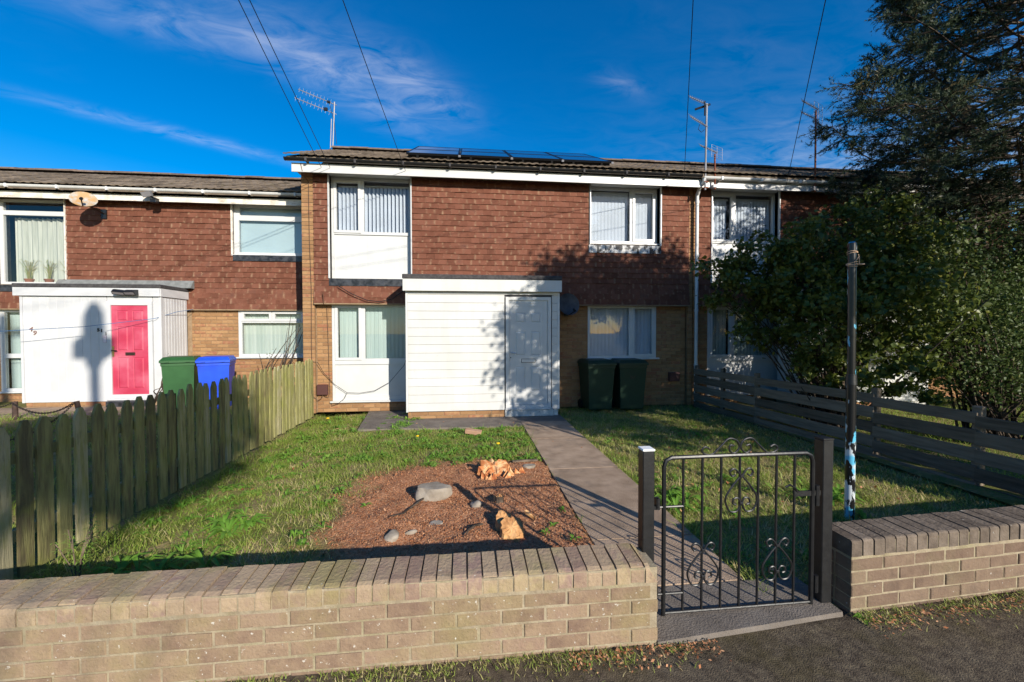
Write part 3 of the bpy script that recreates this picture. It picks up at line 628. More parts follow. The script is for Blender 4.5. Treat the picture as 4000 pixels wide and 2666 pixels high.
def main_porch(dx, label, group, full=True):
    y = 7.8; X = lambda x: x + dx
    p = thing('porch', (X(.3), 8.2, 0), label, 'porch', group)
    MB().box(X(-1.12), X(1.75), y + .032, 8.54, .12, 2.42).build('core', MT['plaster'], p)
    P = Pieces(p, 'board', MT['board']); zs = [.14 + i * .1575 for i in range(15)]
    for a, b in zip(zs, zs[1:]):
        if b > 2.39: b = 2.39
        if b - a < .03: continue
        board_h(P, X(-1.105), X(.70), a, b, y)
        board_h(P, X(1.625), X(1.735), a, b, y)
    P.finish()
    for x, nm in ((-1.145, 'corner_trim'), (1.735, 'corner_trim')): MB().box(X(x), X(x + .038), y - .008, y + .06, .13, 2.40).build(nm, MT['upvc'], p)
    MB().box(X(-1.107), X(1.735), y - .006, y + .02, 2.345, 2.40).build('head_trim', MT['upvc'], p)
    MB().box(X(-1.14), X(-1.12), y + .062, 8.54, .13, 2.40).build('side_cladding', MT['board'], p); MB().box(X(1.752), X(1.77), y + .062, 8.54, .13, 2.40).build('side_cladding', MT['board'], p)
    # flat roof
    r = MB().box(X(-1.165), X(1.785), 7.72, 8.53, 2.42, 2.60).build('roof', MT['felt'], p)
    fa = MB().box(X(-1.18), X(1.785), 7.70, 7.718, 2.395, 2.612).build('fascia', MT['board'], r)
    MB().box(X(-1.182), X(-1.166), 7.72, 8.53, 2.395, 2.612).build('fascia', MT['board'], r); MB().box(X(1.786), X(1.80), 7.72, 8.53, 2.395, 2.612).build('fascia', MT['board'], r)
    MB().bbox(X(-1.19), X(1.80), 7.685, 8.545, 2.614, 2.70, .012).build('felt_kerb', MT['felt'], r)
    # door
    fr = MB(); frame_bars(fr, X(.725), X(1.605), .17, 2.30, y - .012, y + .06, .062); fr.build('door_frame', MT['upvc'], p)
    yl = y + .012; px = (.905, 1.105, 1.205, 1.415)
    pan = [(X(a), X(b), c, d) for a, b in ((.915, 1.105), (1.21, 1.405)) for c, d in ((1.815, 2.003), (1.18, 1.645), (.488, .962))]
    d = door_leaf(p, X(.789), X(1.541), .235, 2.236, yl, MT['upvc'], pan)
    fr2 = MB(); frame_bars(fr2, X(.80), X(1.53), .30, 2.20, yl - .008, yl + .002, .014); frame_bars(fr2, X(.868), X(1.45), .40, 2.135, yl - .006, yl + .002, .012); fr2.build('moulding', MT['upvc'], d)
    lb = MB(); frame_bars(lb, X(1.025), X(1.30), 1.04, 1.115, yl - .012, yl + .002, .008); lb.build('letterbox_rim', MT['gut_black'], d); MB().box(X(1.033), X(1.292), yl - .009, yl + .002, 1.048, 1.107).build('letterbox', MT['upvc'], d)
    MB().bbox(X(.806), X(.835), yl - .014, yl, 1.09, 1.30, .006).build('handle_plate', MT['upvc'], d)
    MB().tube([(X(.82), yl - .01, 1.24), (X(.82), yl - .05, 1.24), (X(.86), yl - .055, 1.232), (X(.925), yl - .055, 1.226)], .009, 8).build('handle', MT['chrome'], d, True)
    MB().cyl((X(.82), yl - .02, 1.14), (X(.82), yl, 1.14), .011, 10).build('lock', MT['black_num'], d)
    MB().bbox(X(.715), X(1.615), y - .03, y + .05, .135, .168, .005).build('door_sill', MT['upvc'], p)
    # plinth
    pl = MB().box(X(-1.11), X(.69), y + .016, 8.6, 0, .118).build('plinth', MT['mortar_house'], p)
    B = Pieces(pl, 'brick', MT['brick_buff'])
    lay_bricks(B, X(-1.12), X(.70), -.02, .13, y + .006, (), 1, .30, .075); B.finish()
    st = MB().bbox(X(.705), X(1.66), y - .02, 8.6, 0, .132, .012); st.bbox(X(1.662), X(1.75), y + .01, 8.6, 0, .128, .01); st.build('doorstep', MT['concrete_pale'], p)
    return p
main_porch(0, 'white boarded flat roofed porch with white panelled door, at the middle house', 'house porches')
main_porch(8.1, 'white flat roofed porch glimpsed behind the bush at the right', 'house porches')

def left_porch():
    y = 8.68; x0, x1 = -8.38, -5.93
    p = thing('porch', (-7.1, 9.0, .2), 'white porch of upright boards with a pink door, at the left house', 'porch', 'house porches')
    MB().box(x0 + .03, x1 - .03, y + .03, YL - .01, .3, 2.33).build('core', MT['plaster'], p)
    P = Pieces(p, 'board', MT['board_aged'])
    def vb(w, h):
        def fn(): return MB().add([(-w / 2 + .006, 0, 0), (w / 2 - .006, 0, 0), (w / 2 - .006, 0, h), (-w / 2 + .006, 0, h), (-w / 2, .008, 0), (w / 2, .008, 0), (w / 2, .008, h), (-w / 2, .008, h), (-w / 2, .028, 0), (w / 2, .028, 0), (w / 2, .028, h), (-w / 2, .028, h)],
                                  [(0, 1, 2, 3), (4, 0, 3, 7), (1, 5, 6, 2), (8, 4, 7, 11), (5, 9, 10, 6), (8, 9, 5, 1, 0, 4), (3, 2, 6, 10, 11, 7)])
        return fn
    n = 10; xa, xb = x0 + .045, -6.90; w = (xb - xa) / n
    for i in range(n): P.add(('v', 1), vb(w, 2.02), (xa + (i + .5) * w, y, .305))
    P.add(('v', 2), vb(.14, 2.02), (-6.01, y, .305)); P.add(('v', 3), vb(.80, .10), (-6.49, y, 2.235))
    k = 9; ws = (YL - .03 - y - .03) / k
    for i in range(k): P.add(('v', 4), vb(ws, 2.02), (x1 - .002, y + .03 + (i + .5) * ws, .305), (0, 0, PI / 2))
    P.finish()
    MB().box(x0, x0 + .045, y - .006, y + .05, .30, 2.33).build('corner_trim', MT['board_aged'], p)
    MB().box(x1 - .042, x1 + .004, y - .008, y + .03, .30, 2.33).build('corner_trim', MT['board_aged'], p)
    r = MB().box(x0 - .06, x1 + .005, y - .03, YL - .01, 2.34, 2.47).build('roof', MT['felt'], p)
    MB().box(x0 - .07, x1 + .01, y - .05, y - .032, 2.33, 2.485).build('fascia', MT['board_aged'], r); MB().box(x1 + .006, x1 + .022, y - .03, YL - .01, 2.33, 2.485).build('fascia', MT['board_aged'], r)
    MB().bbox(x0 - .08, x1 + .03, y - .06, YL - .005, 2.487, 2.56, .01).build('felt_kerb', MT['felt'], r)
    MB().add([(x0, YL - .14, 2.562), (x1 + .14, YL - .14, 2.562), (x1 + .14, YL - .03, 2.73), (x0, YL - .03, 2.73), (x0, YL - .01, 2.562), (x1 + .14, YL - .01, 2.562), (x0, YL - .01, 2.73), (x1 + .14, YL - .01, 2.73)], [(0, 1, 2, 3), (1, 5, 7, 2), (0, 3, 6, 4), (3, 2, 7, 6)]).build('upstand', MT['felt_grey'], r)
    fr = MB(); frame_bars(fr, -6.89, -6.085, .36, 2.235, y - .022, y + .03, .075); fr.build('door_frame', MT['board_aged'], p)
    d = door_leaf(p, -6.812, -6.162, .385, 2.158, y - .004, MT['pink'], [(a, b, c, e) for a, b in ((-6.72, -6.525), (-6.445, -6.25)) for c, e in ((1.86, 2.06), (1.28, 1.75), (.55, 1.15))])
    MB().bbox(-6.575, -6.405, y - .02, y - .002, 1.19, 1.25, .005).build('letterbox', MT['letterbox'], d)
    MB().box(-6.805, -6.775, y - .014, y - .002, 1.17, 1.37).build('handle_plate', MT['brass'], d); MB().tube([(-6.79, y - .01, 1.29), (-6.79, y - .05, 1.29), (-6.70, y - .052, 1.285)], .009, 8).build('handle', MT['letterbox'], d, True)
    MB().bbox(-6.90, -6.08, y - .05, y + .03, .325, .358, .005).build('door_sill', MT['board_aged'], p)
    MB().bbox(-6.85, -6.10, y - .14, y + .02, .12, .322, .01).build('doorstep', MT['lead'], p)
    pl = MB().box(x0 + .06, x1 - .02, y + .016, YL - .01, 0, .30).build('plinth', MT['mortar_house'], p)
    B = Pieces(pl, 'brick', MT['brick_buff']); lay_bricks(B, x0 + .05, -6.87, .0, .30, y + .006, ()); B.finish()
    return p
left_porch()

def text_mesh(body, size, name, m, loc, rot=(PI / 2, 0, 0), ext=.004, parent=None, bold=.0):
    cu = bpy.data.curves.new(name, 'FONT'); cu.body = body; cu.size = size; cu.extrude = ext; cu.offset = bold; cu.align_x = 'CENTER'
    o = bpy.data.objects.new(name, cu); COL.objects.link(o); dg = bpy.context.evaluated_depsgraph_get(); me = bpy.data.meshes.new_from_object(o.evaluated_get(dg)); bpy.data.objects.remove(o); bpy.data.curves.remove(cu)
    me.materials.clear(); me.materials.append(m); o = bpy.data.objects.new(name, me); COL.objects.link(o); o.rotation_euler = rot; o.location = loc if parent is None else Vector(loc) - off(parent); o.parent = parent; return o
def numerals():
    y = 8.674
    n = thing('house_number', (-8.18, y, 1.6), 'thin brown house number 49 fixed aslant to the white porch boards', 'house number')
    text_mesh('4', .125, 'digit', MT['white_num'], (-8.205, y, 1.66), (PI / 2, .25, 0), .004, n); text_mesh('9', .125, 'digit', MT['white_num'], (-8.145, y, 1.585), (PI / 2, .25, 0), .004, n)
    n = thing('house_number', (-7.02, y, 1.6), 'small bold black house number 51 left of the pink door', 'house number')
    text_mesh('5', .085, 'digit', MT['black_num'], (-7.045, y, 1.655), (PI / 2, 0, 0), .004, n, .004); text_mesh('1', .08, 'digit', MT['black_num'], (-6.99, y, 1.645), (PI / 2, 0, 0), .004, n, .004)
    s_ = thing('notice', (-6.93, y, 1.5), 'small faded pink notice beginning with NO beside the pink door', 'notice')
    MB().box(-6.965, -6.905, y - .003, y, 1.44, 1.575).build('sheet', MT['paper'], s_); text_mesh('NO', .03, 'lettering', MT['print'], (-6.935, y - .0035, 1.535), (PI / 2, 0, 0), .0006, s_)
    fr = MB(); frame_bars(fr, -6.966, -6.904, 1.439, 1.576, y - .0045, y - .001, .003); fr.build('border', MT['print'], s_)
    b = thing('door_bell', (-6.905, y, 1.6), 'tiny grey bell push above the pink notice', 'door bell'); MB().bbox(-6.915, -6.897, y - .02, y, 1.585, 1.64, .003).build('body', MT['lamp_glass'], b)
    # twin solar wall lamp on the fascia
    l = thing('wall_lamp', (-6.48, 8.6, 2.37), 'black twin headed security lamp on the porch edge over the pink door', 'wall lamp')
    MB().bbox(-6.60, -6.38, 8.59, 8.63, 2.34, 2.44, .006).build('back_plate', MT['gut_black'], l)
    for xc, a in ((-6.585, .22), (-6.385, -.06)):
        M = Matrix.Translation((xc, 8.56, 2.395)) @ Matrix.Rotation(a, 4, 'Z') @ Matrix.Rotation(.1 if a > 0 else 0, 4, 'Y')
        def xf(pts): return [M @ Vector(q) for q in pts]
        MB().add(xf([(-.095, 0, .05), (.095, 0, .05), (.10, .0, -.045), (-.10, 0, -.045), (-.095, .06, .06), (.095, .06, .06), (.10, .06, -.05), (-.10, .06, -.05), (-.095, -.05, .005), (.095, -.05, .005)]),
                 [(4, 5, 6, 7), (0, 4, 7, 3, 8), (1, 9, 2, 6, 5), (0, 1, 5, 4), (3, 7, 6, 2), (0, 8, 9, 1), (8, 3, 2, 9)]).build('lamp_head', MT['gut_black'], l)
        MB().add(xf([(-.085, -.0485, -.001), (.085, -.0485, -.001), (.088, -.008, -.04), (-.088, -.008, -.04)]), [(0, 3, 2, 1)]).build('lamp_face', MT['lamp_glass'], l)
numerals()

# ------------------------------------------------------------------ solar panels
def solar():
    ang = math.atan(.505); ca, sa = math.cos(ang), math.sin(ang); y0, z0 = 8.30, 5.165
    for r in range(2):
        for c in range(4):
            d0 = r * 1.16; xa = -1.19 + c * 1.05
            nm = ('first', 'second', 'third', 'fourth')[c] + ' from the left'
            t = thing('solar_panel', (xa + .52, y0 + d0 * ca, z0 + d0 * sa), 'dark blue solar panel %s in the %s row on the roof' % (nm, 'lower' if r == 0 else 'upper'), 'solar panel', 'solar panels on the roof')
            t.rotation_euler = (ang, 0, 0)
            f = MB(); W, H = 1.035, 1.14
            f.box(-W / 2, W / 2, 0, .03, -.04, 0); f.box(-W / 2, W / 2, H - .03, H, -.04, 0); f.box(-W / 2, -W / 2 + .03, .03, H - .03, -.04, 0); f.box(W / 2 - .03, W / 2, .03, H - .03, -.04, 0); f.box(-W / 2 + .03, W / 2 - .03, .03, H - .03, -.04, -.034)
            f.build('frame', MT['solar_frame'], t, local=True); MB().box(-W / 2 + .03, W / 2 - .03, .03, H - .03, -.033, -.004).build('glass', MT['solar'], t, local=True)
            if r == 0:
                for k in (-.3, .3): MB().box(k - .02, k + .02, -.012, .04, -.10, -.041).build('roof_hook', MT['gut_black'], t, local=True); 
                MB().box(-.49, .49, .05, .10, -.10, -.041).build('rail', MT['solar_frame'], t, local=True); MB().bbox(W / 2 - .02, W / 2 + .03, -.02, .02, -.05, -.01, .004).build('end_clip', MT['alu'], t, local=True)
solar()

# ------------------------------------------------------------------ aerials and dishes
def yagi(parent, tip, tail, n, elen, horizontal=True, reflector=False, m='alu', sd=None):
    tip, tail = Vector(tip), Vector(tail); a = MB().tube([tip, tail], .010, 6).build('antenna', MT[m], parent)
    d = (tail - tip); side = d.cross(Vector((0, 0, 1))).normalized() if horizontal else d.cross(d.cross(Vector((0, 0, 1)))).normalized()
    if sd is not None: side = Vector(sd).normalized()
    for i in range(n):
        p = tip + d * (.03 + .8 * i / max(1, n - 1)); L_ = elen * (.8 + .3 * i / n)
        MB().tube([p - side * L_ / 2, p + side * L_ / 2], .0032, 5).build('element', MT[m], a)
    if reflector:
        p = tip + d * .98; u = Vector((.9, .35, -.05)).normalized()
        for k in (-.12, -.07, -.02, .03, .08, .13): MB().tube([p + Vector((0, 0, k)) - u * .17, p + Vector((0, 0, k)) + u * .17], .0028, 5).build('reflector_bar', MT[m], a)
        for k in (-.17, 0, .17): MB().tube([p + u * k + Vector((0, 0, -.12)), p + u * k + Vector((0, 0, .13))], .003, 5).build('reflector_bar', MT[m], a)
    return a
def aerials():
    t = thing('tv_aerial', (-3.40, 11.0, 6.3), 'twin boom television aerial on the ridge at the left end of the higher roof', 'aerial', 'television aerials')
    MB().tube([(-3.41, 11, 6.2), (-3.35, 11, 7.50)], .017, 8).build('mast', MT['alu'], t); MB().tube([(-3.47, 11, 6.15), (-3.43, 11, 7.07)], .013, 8).build('stay_tube', MT['alu'], t)
    yagi(t, (-4.13, 10.75, 7.63), (-3.30, 11.02, 7.43), 10, .16, False); yagi(t, (-4.22, 10.75, 7.42), (-3.31, 11.02, 7.20), 10, .16, False)
    MB().bbox(-3.52, -3.44, 10.93, 10.98, 7.44, 7.50, .01).build('junction', MT['gut_black'], t); MB().bbox(-3.60, -3.50, 10.92, 10.97, 7.24, 7.32, .01).build('junction', MT['gut_black'], t)
    MB().tube([(-3.47, 10.98, 7.45), (-3.42, 10.97, 7.25), (-3.36, 11, 7.0), (-3.28, 10.9, 6.4)], .006, 5).build('lead', MT['cable'], t)
    t = thing('tv_aerial', (5.0, 8.22, 4.6), 'tall grey television aerial mast carrying two combs beside the downpipe', 'aerial', 'television aerials')
    MB().tube([(4.995, 8.22, 4.62), (5.015, 8.22, 6.42)], .02, 8).build('mast', MT['alu'], t)
    yagi(t, (4.655, 8.26, 6.565), (5.06, 8.2, 6.38), 9, .24, sd=(.8, .55, -.22)); yagi(t, (4.675, 8.26, 6.16), (5.03, 8.2, 5.93), 9, .28, sd=(.8, .55, -.22))
    MB().tube([(4.80, 8.3, 6.33), (5.08, 8.2, 6.40)], .022, 6).build('crossbar', MT['cable'], t); MB().tube([(4.96, 8.2, 6.16), (4.96, 8.2, 6.46)], .014, 6).build('dipole', MT['cable'], t)
    MB().tube([(4.86, 8.22, 5.98), (4.83, 8.22, 5.88), (4.90, 8.22, 5.82), (4.97, 8.22, 5.88)], .006, 5).build('lead', MT['cable'], t)
    for z in (4.66, 4.78): MB().box(4.97, 5.06, 8.2, 8.3, z, z + .02).build('bracket', MT['rust'], t)
    t = thing('tv_aerial', (5.21, 8.22, 4.6), 'short rusty aerial pole with one grid backed comb beside the taller grey mast', 'aerial', 'television aerials')
    MB().tube([(5.212, 8.22, 4.64), (5.207, 8.22, 5.38)], .018, 8).build('mast', MT['rust'], t); yagi(t, (4.895, 8.26, 5.57), (5.25, 8.2, 5.40), 8, .22, True, True, sd=(.8, .55, -.2)); MB().box(5.17, 5.25, 8.2, 8.3, 4.68, 4.74).build('bracket', MT['alu'], t)
    t = thing('tv_aerial', (7.53, 8.22, 4.6), 'rusty aerial pole with two stacked grid backed combs, left of the conifer', 'aerial', 'television aerials')
    MB().tube([(7.53, 8.22, 4.66), (7.522, 8.22, 6.42)], .018, 8).build('mast', MT['rust'], t); yagi(t, (7.23, 8.27, 6.645), (7.57, 8.2, 6.43), 9, .24, True, True, sd=(.8, .55, -.2)); yagi(t, (7.215, 8.27, 6.40), (7.57, 8.2, 6.20), 9, .24, True, True, sd=(.8, .55, -.2))
    MB().box(7.48, 7.57, 8.2, 8.3, 4.70, 4.78).build('bracket', MT['alu'], t)
aerials()
def dish(loc, r, squash, aim, m, label, wall_y):
    t = thing('satellite_dish', loc, label, 'satellite dish', 'satellite dishes')
    L_ = Vector(loc); q = Vector(aim).normalized().to_track_quat('Z', 'Y'); M = Matrix.Translation(L_) @ q.to_matrix().to_4x4()
    mb = MB(); n, k = 24, 5; vs = [(0, 0, 0)]
    for i in range(1, k + 1):
        for j in range(n): vs.append((r * i / k * math.cos(2 * PI * j / n), r * squash * i / k * math.sin(2 * PI * j / n), .16 * r * (i / k) ** 2))
    bs = len(vs); vs2 = [(a, b, c - .012) for a, b, c in vs]; fs = [(0, 1 + j, 1 + (j + 1) % n) for j in range(n)]
    for i in range(k - 1):
        for j in range(n): a, b = 1 + i * n + j, 1 + i * n + (j + 1) % n; fs.append((a, a + n, b + n, b))
    f2 = [tuple(bs + x for x in f[::-1]) for f in fs]; rim = [(1 + (k - 1) * n + j, 1 + (k - 1) * n + (j + 1) % n, bs + 1 + (k - 1) * n + (j + 1) % n, bs + 1 + (k - 1) * n + j) for j in range(n)]
    mb.add([M @ Vector(v) for v in vs + vs2], fs + f2 + rim).build('reflector', m, t, True)
    foc = M @ Vector((0, -r * .75, r * 1.0)); low = M @ Vector((0, -r * squash * .95, .14 * r))
    MB().tube([low, foc], .011, 6).build('feed_arm', MT['gut_black'], t); MB().cyl(foc, M @ Vector((0, -r * .55, r * .85)), .028, 10).build('receiver', MT['gut_black'], t)
    bk = M @ Vector((0, 0, -.02)); MB().tube([bk, bk + Vector((0, .06, -.06)), (L_.x, wall_y - .02, L_.z - .14)], .018, 8).build('wall_arm', MT['gut_black'], t); MB().box(L_.x - .05, L_.x + .05, wall_y - .02, wall_y, L_.z - .24, L_.z - .05).build('wall_plate', MT['gut_black'], t)
dish((-7.50, 8.98, 4.24), .205, .88, (.62, -1, .62), MT['dish_old'], 'pale rust stained satellite dish under the gutter of the left house', 9.44)
dish((2.08, 8.36, 2.20), .25, .92, (.3, -1, .15), MT['dish_dark'], 'dark grey satellite dish just right of the middle porch', 8.54)
def misc_wall():
    f = thing('floodlight', (-6.4, 9.1, 4.4), 'small grey floodlight under the gutter of the left house', 'floodlight')
    M = Matrix.Translation((-6.42, 9.06, 4.42)) @ Matrix.Rotation(.5, 4, 'X') @ Matrix.Rotation(-.2, 4, 'Y')
    MB().add([M @ Vector(v) for v in ((-.1, 0, -.05), (.1, 0, -.05), (.1, 0, .05), (-.1, 0, .05), (-.06, .09, -.03), (.06, .09, -.03), (.06, .09, .03), (-.06, .09, .03))], [(0, 1, 2, 3), (4, 7, 6, 5), (0, 4, 5, 1), (1, 5, 6, 2), (2, 6, 7, 3), (3, 7, 4, 0)]).build('housing', MT['alu'], f)
    MB().add([M @ Vector(v) for v in ((-.085, -.003, -.04), (.085, -.003, -.04), (.085, -.003, .04), (-.085, -.003, .04))], [(0, 1, 2, 3)]).build('lamp_face', MT['lamp_glass'], f)
    MB().tube([(-6.40, 9.12, 4.40), (-6.33, 9.16, 4.37), (-6.33, 9.25, 4.37)], .018, 8).build('arm', MT['gut_black'], f); MB().bbox(-6.42, -6.3, 9.13, 9.24, 4.28, 4.35, .01).build('sensor', MT['gut_black'], f)
    b = thing('meter_box', (-2.925, 8.66, .36), 'brown meter box on the brick under the cable, left of the white window', 'meter box'); MB().bbox(-3.03, -2.82, 8.60, 8.68, .36, .572, .008).build('body', MT['meter'], b); MB().bbox(-3.02, -2.83, 8.588, 8.598, .37, .562, .004).build('cover', MT['meter'], b)
    b = thing('vent_box', (4.55, 8.64, .53), 'dark box low on the shaded brick beside the right fence', 'meter box'); MB().bbox(4.43, 4.67, 8.60, 8.68, .53, .735, .008).build('body', MT['meter'], b); MB().bbox(4.44, 4.66, 8.588, 8.598, .54, .725, .004).build('cover', MT['meter'], b)
misc_wall()
def sag(a, b, s_, n=14): 
    a, b = Vector(a), Vector(b); return [a.lerp(b, i / n) - Vector((0, 0, s_ * 4 * (i / n) * (1 - i / n))) for i in range(n + 1)]
def cables():
    pole = Vector((-2.10, -4.35, 8.0))
    for k, (a, lab) in enumerate((((-2.78, 8.285, 4.80), 'left telephone wire of the pair reaching the eaves over the left window'), ((-2.62, 8.285, 4.80), 'right telephone wire of the pair reaching the eaves over the left window'), ((-1.20, 8.285, 4.80), 'single telephone wire falling beside the left end of the solar panels'),
                       ((4.56, 8.285, 4.80), 'telephone wire reaching the eaves left of the grey aerial mast'), ((6.9, 8.285, 4.80), 'telephone wire reaching the right house left of its rusty aerial'))):
        pts = sag(a, pole + Vector((.05 * k - .1, 0, -.05 * k)), .12, 24); o = MB().tube(pts, .0055, 5).build('telephone_wire', MT['cable'], None); tag(o, lab, 'wire', 'telephone wires')
    def cab(name, pts, r, m, lab): tag(MB().tube(pts, r, 5).build(name, MT[m], None), lab, 'cable', 'cables on the house walls')
    cab('cable', [(-3.16, 8.29, 4.86), (-3.135, 8.3, 4.72), (-3.12, 8.56, 4.6), (-3.115, 8.56, 3.5), (-3.09, 8.56, 2.5), (-3.10, 8.56, 1.4), (-3.09, 8.56, .5), (-3.07, 8.55, .34), (-3.0, 8.58, .26), (-2.93, 8.6, .3), (-2.91, 8.6, .36)], .007, 'cable_brown', 'brown cable running down the narrow brick pier to the meter box')
    cab('cable', [(-2.56, 8.48, 2.56), (-2.3, 8.46, 2.40), (-2.0, 8.45, 2.27), (-1.75, 8.45, 2.24), (-1.5, 8.46, 2.30), (-1.25, 8.5, 2.5)], .008, 'cable', 'black cable slung across the tiles above the lower left window')
    cab('cable', [(-2.83, 8.45, 2.42), (-2.84, 8.5, 2.2), (-2.83, 8.66, 2.15), (-2.815, 8.67, 1.4), (-2.80, 8.67, .6), (-2.79, 8.67, .4), (-2.83, 8.66, .30), (-2.88, 8.62, .35)], .006, 'cable_brown', 'thin cable running down beside the lower left window frame')
    cab('cable', [(-3.09, 8.56, 1.04), (-2.99, 8.57, 1.03), (-2.9, 8.62, .82), (-2.7, 8.64, .58), (-2.45, 8.64, .40), (-2.2, 8.64, .385), (-1.9, 8.64, .43), (-1.6, 8.62, .6), (-1.3, 8.6, .95), (-1.2, 8.5, 1.2)], .005, 'cable', 'loose black cable drooping across the white panel to the porch')
    cab('cable', [(-2.45, 8.64, .39), (-2.5, 8.62, .28), (-2.62, 8.62, .18), (-2.74, 8.62, .14), (-2.76, 8.64, .22)], .005, 'cable', 'short loop of cable hanging below the lower left window sill')
    o = MB().tube([(-10.6, 8.0, 1.62), (-8.2, 8.2, 1.66), (-7.0, 8.32, 1.74), (-6.0, 8.6, 1.9), (-5.86, 9.0, 2.05), (-5.8, 9.4, 2.12)], .005, 5).build('washing_line', MT['blue_line'], None); tag(o, 'thin blue washing line stretched across the front of the left porch', 'washing line')
    p = thing('telegraph_pole', (-2.1, -4.4, 0), 'tall tarred telegraph pole on the street behind the viewer', 'telegraph pole'); MB().tube([(-2.1, -4.4, -.1), (-2.1, -4.4, 8.2)], [.13, .085], 12).build('pole', MT['petrol'], p, True); MB().bbox(-2.45, -1.75, -4.48, -4.32, 7.85, 7.95, .01).build('crossarm', MT['petrol'], p)
    l = thing('street_lamp', (-.07, -4.6, 0), 'street lamp with a bulky lantern head behind the viewer', 'street lamp'); MB().tube([(-.07, -4.6, 0), (-.07, -4.6, 1.4), (-.07, -4.6, 1.5), (-.07, -4.6, 6.9)], [.12, .12, .09, .085], 12).build('column', MT['rust'], l, True)
    MB().tube([(-.07, -4.6, 6.88), (-.07, -4.6, 7.0), (-.07, -4.6, 7.45), (-.07, -4.6, 7.5), (-.07, -4.6, 7.9), (-.07, -4.6, 8.1)], [.10, .15, .17, .19, .17, .08], 14).build('lantern', MT['lamp_glass'], l, True)
    MB().bbox(-.40, .24, -4.72, -4.48, 7.08, 7.44, .03).build('hood', MT['rust'], l)
cables()

# ------------------------------------------------------------------ ground
def ss(a, b, x): t = np.clip((x - a) / (b - a), 0, 1); return t * t * (3 - 2 * t)
def hnoise(x, y): return .5 * np.sin(x * 3.1 + 1.3 * np.sin(y * 2.3)) * np.cos(y * 2.7 + .7 * np.sin(x * 1.9)) + .3 * np.sin(x * 7.3 + y * 5.1) * np.cos(y * 8.7 - x * 2.2) + .2 * np.sin(x * 17 + 3 * np.sin(y * 11)) * np.sin(y * 19)
def gh(x, y):
    x, y = np.asarray(x, float), np.asarray(y, float)
    z = .018 * hnoise(x, y) - .065 * ss(-1.2, -2.9, x) - .02
    soil = soilmask(x, y); z = z + soil * (.03 + .028 * hnoise(x * 2.1 + 3, y * 2.3))
    return z
def soilmask(x, y):
    x, y = np.asarray(x, float), np.asarray(y, float)
    w = .20 * hnoise(x * 1.7 + 2, y * 1.9) + .13 * hnoise(x * 5, y * 5 + 1) + .06 * hnoise(x * 13, y * 12)
    left = ss(-1.45, -.85, x - .22 * (y < 3.4) * (3.4 - y) + w); far = ss(5.5, 4.9, y + .35 * np.abs(x - .1) * (x < .1) * .8 + w); right = ss(1.02, .9, x)
    return left * far * right
def grid_obj(name, x0, x1, y0, y1, step, zf, m, kind='structure', cut=None, soil=False):
    xs = np.arange(x0, x1 + step * .5, step); ys = np.arange(y0, y1 + step * .5, step); X, Y = np.meshgrid(xs, ys); Z = zf(X, Y)
    V = np.stack([X, Y, Z], -1).reshape(-1, 3); nx, ny = len(xs), len(ys); I = np.arange(nx * ny).reshape(ny, nx)
    F = np.stack([I[:-1, :-1], I[:-1, 1:], I[1:, 1:], I[1:, :-1]], -1).reshape(-1, 4)
    o = npobj(name, V, F, m); o.data.polygons.foreach_set('use_smooth', [True] * len(o.data.polygons)); tag(o, kind=kind)
    if soil: a = o.data.attributes.new('soil', 'FLOAT', 'POINT'); a.data.foreach_set('value', soilmask(V[:, 0], V[:, 1]).astype(np.float32))
    return o
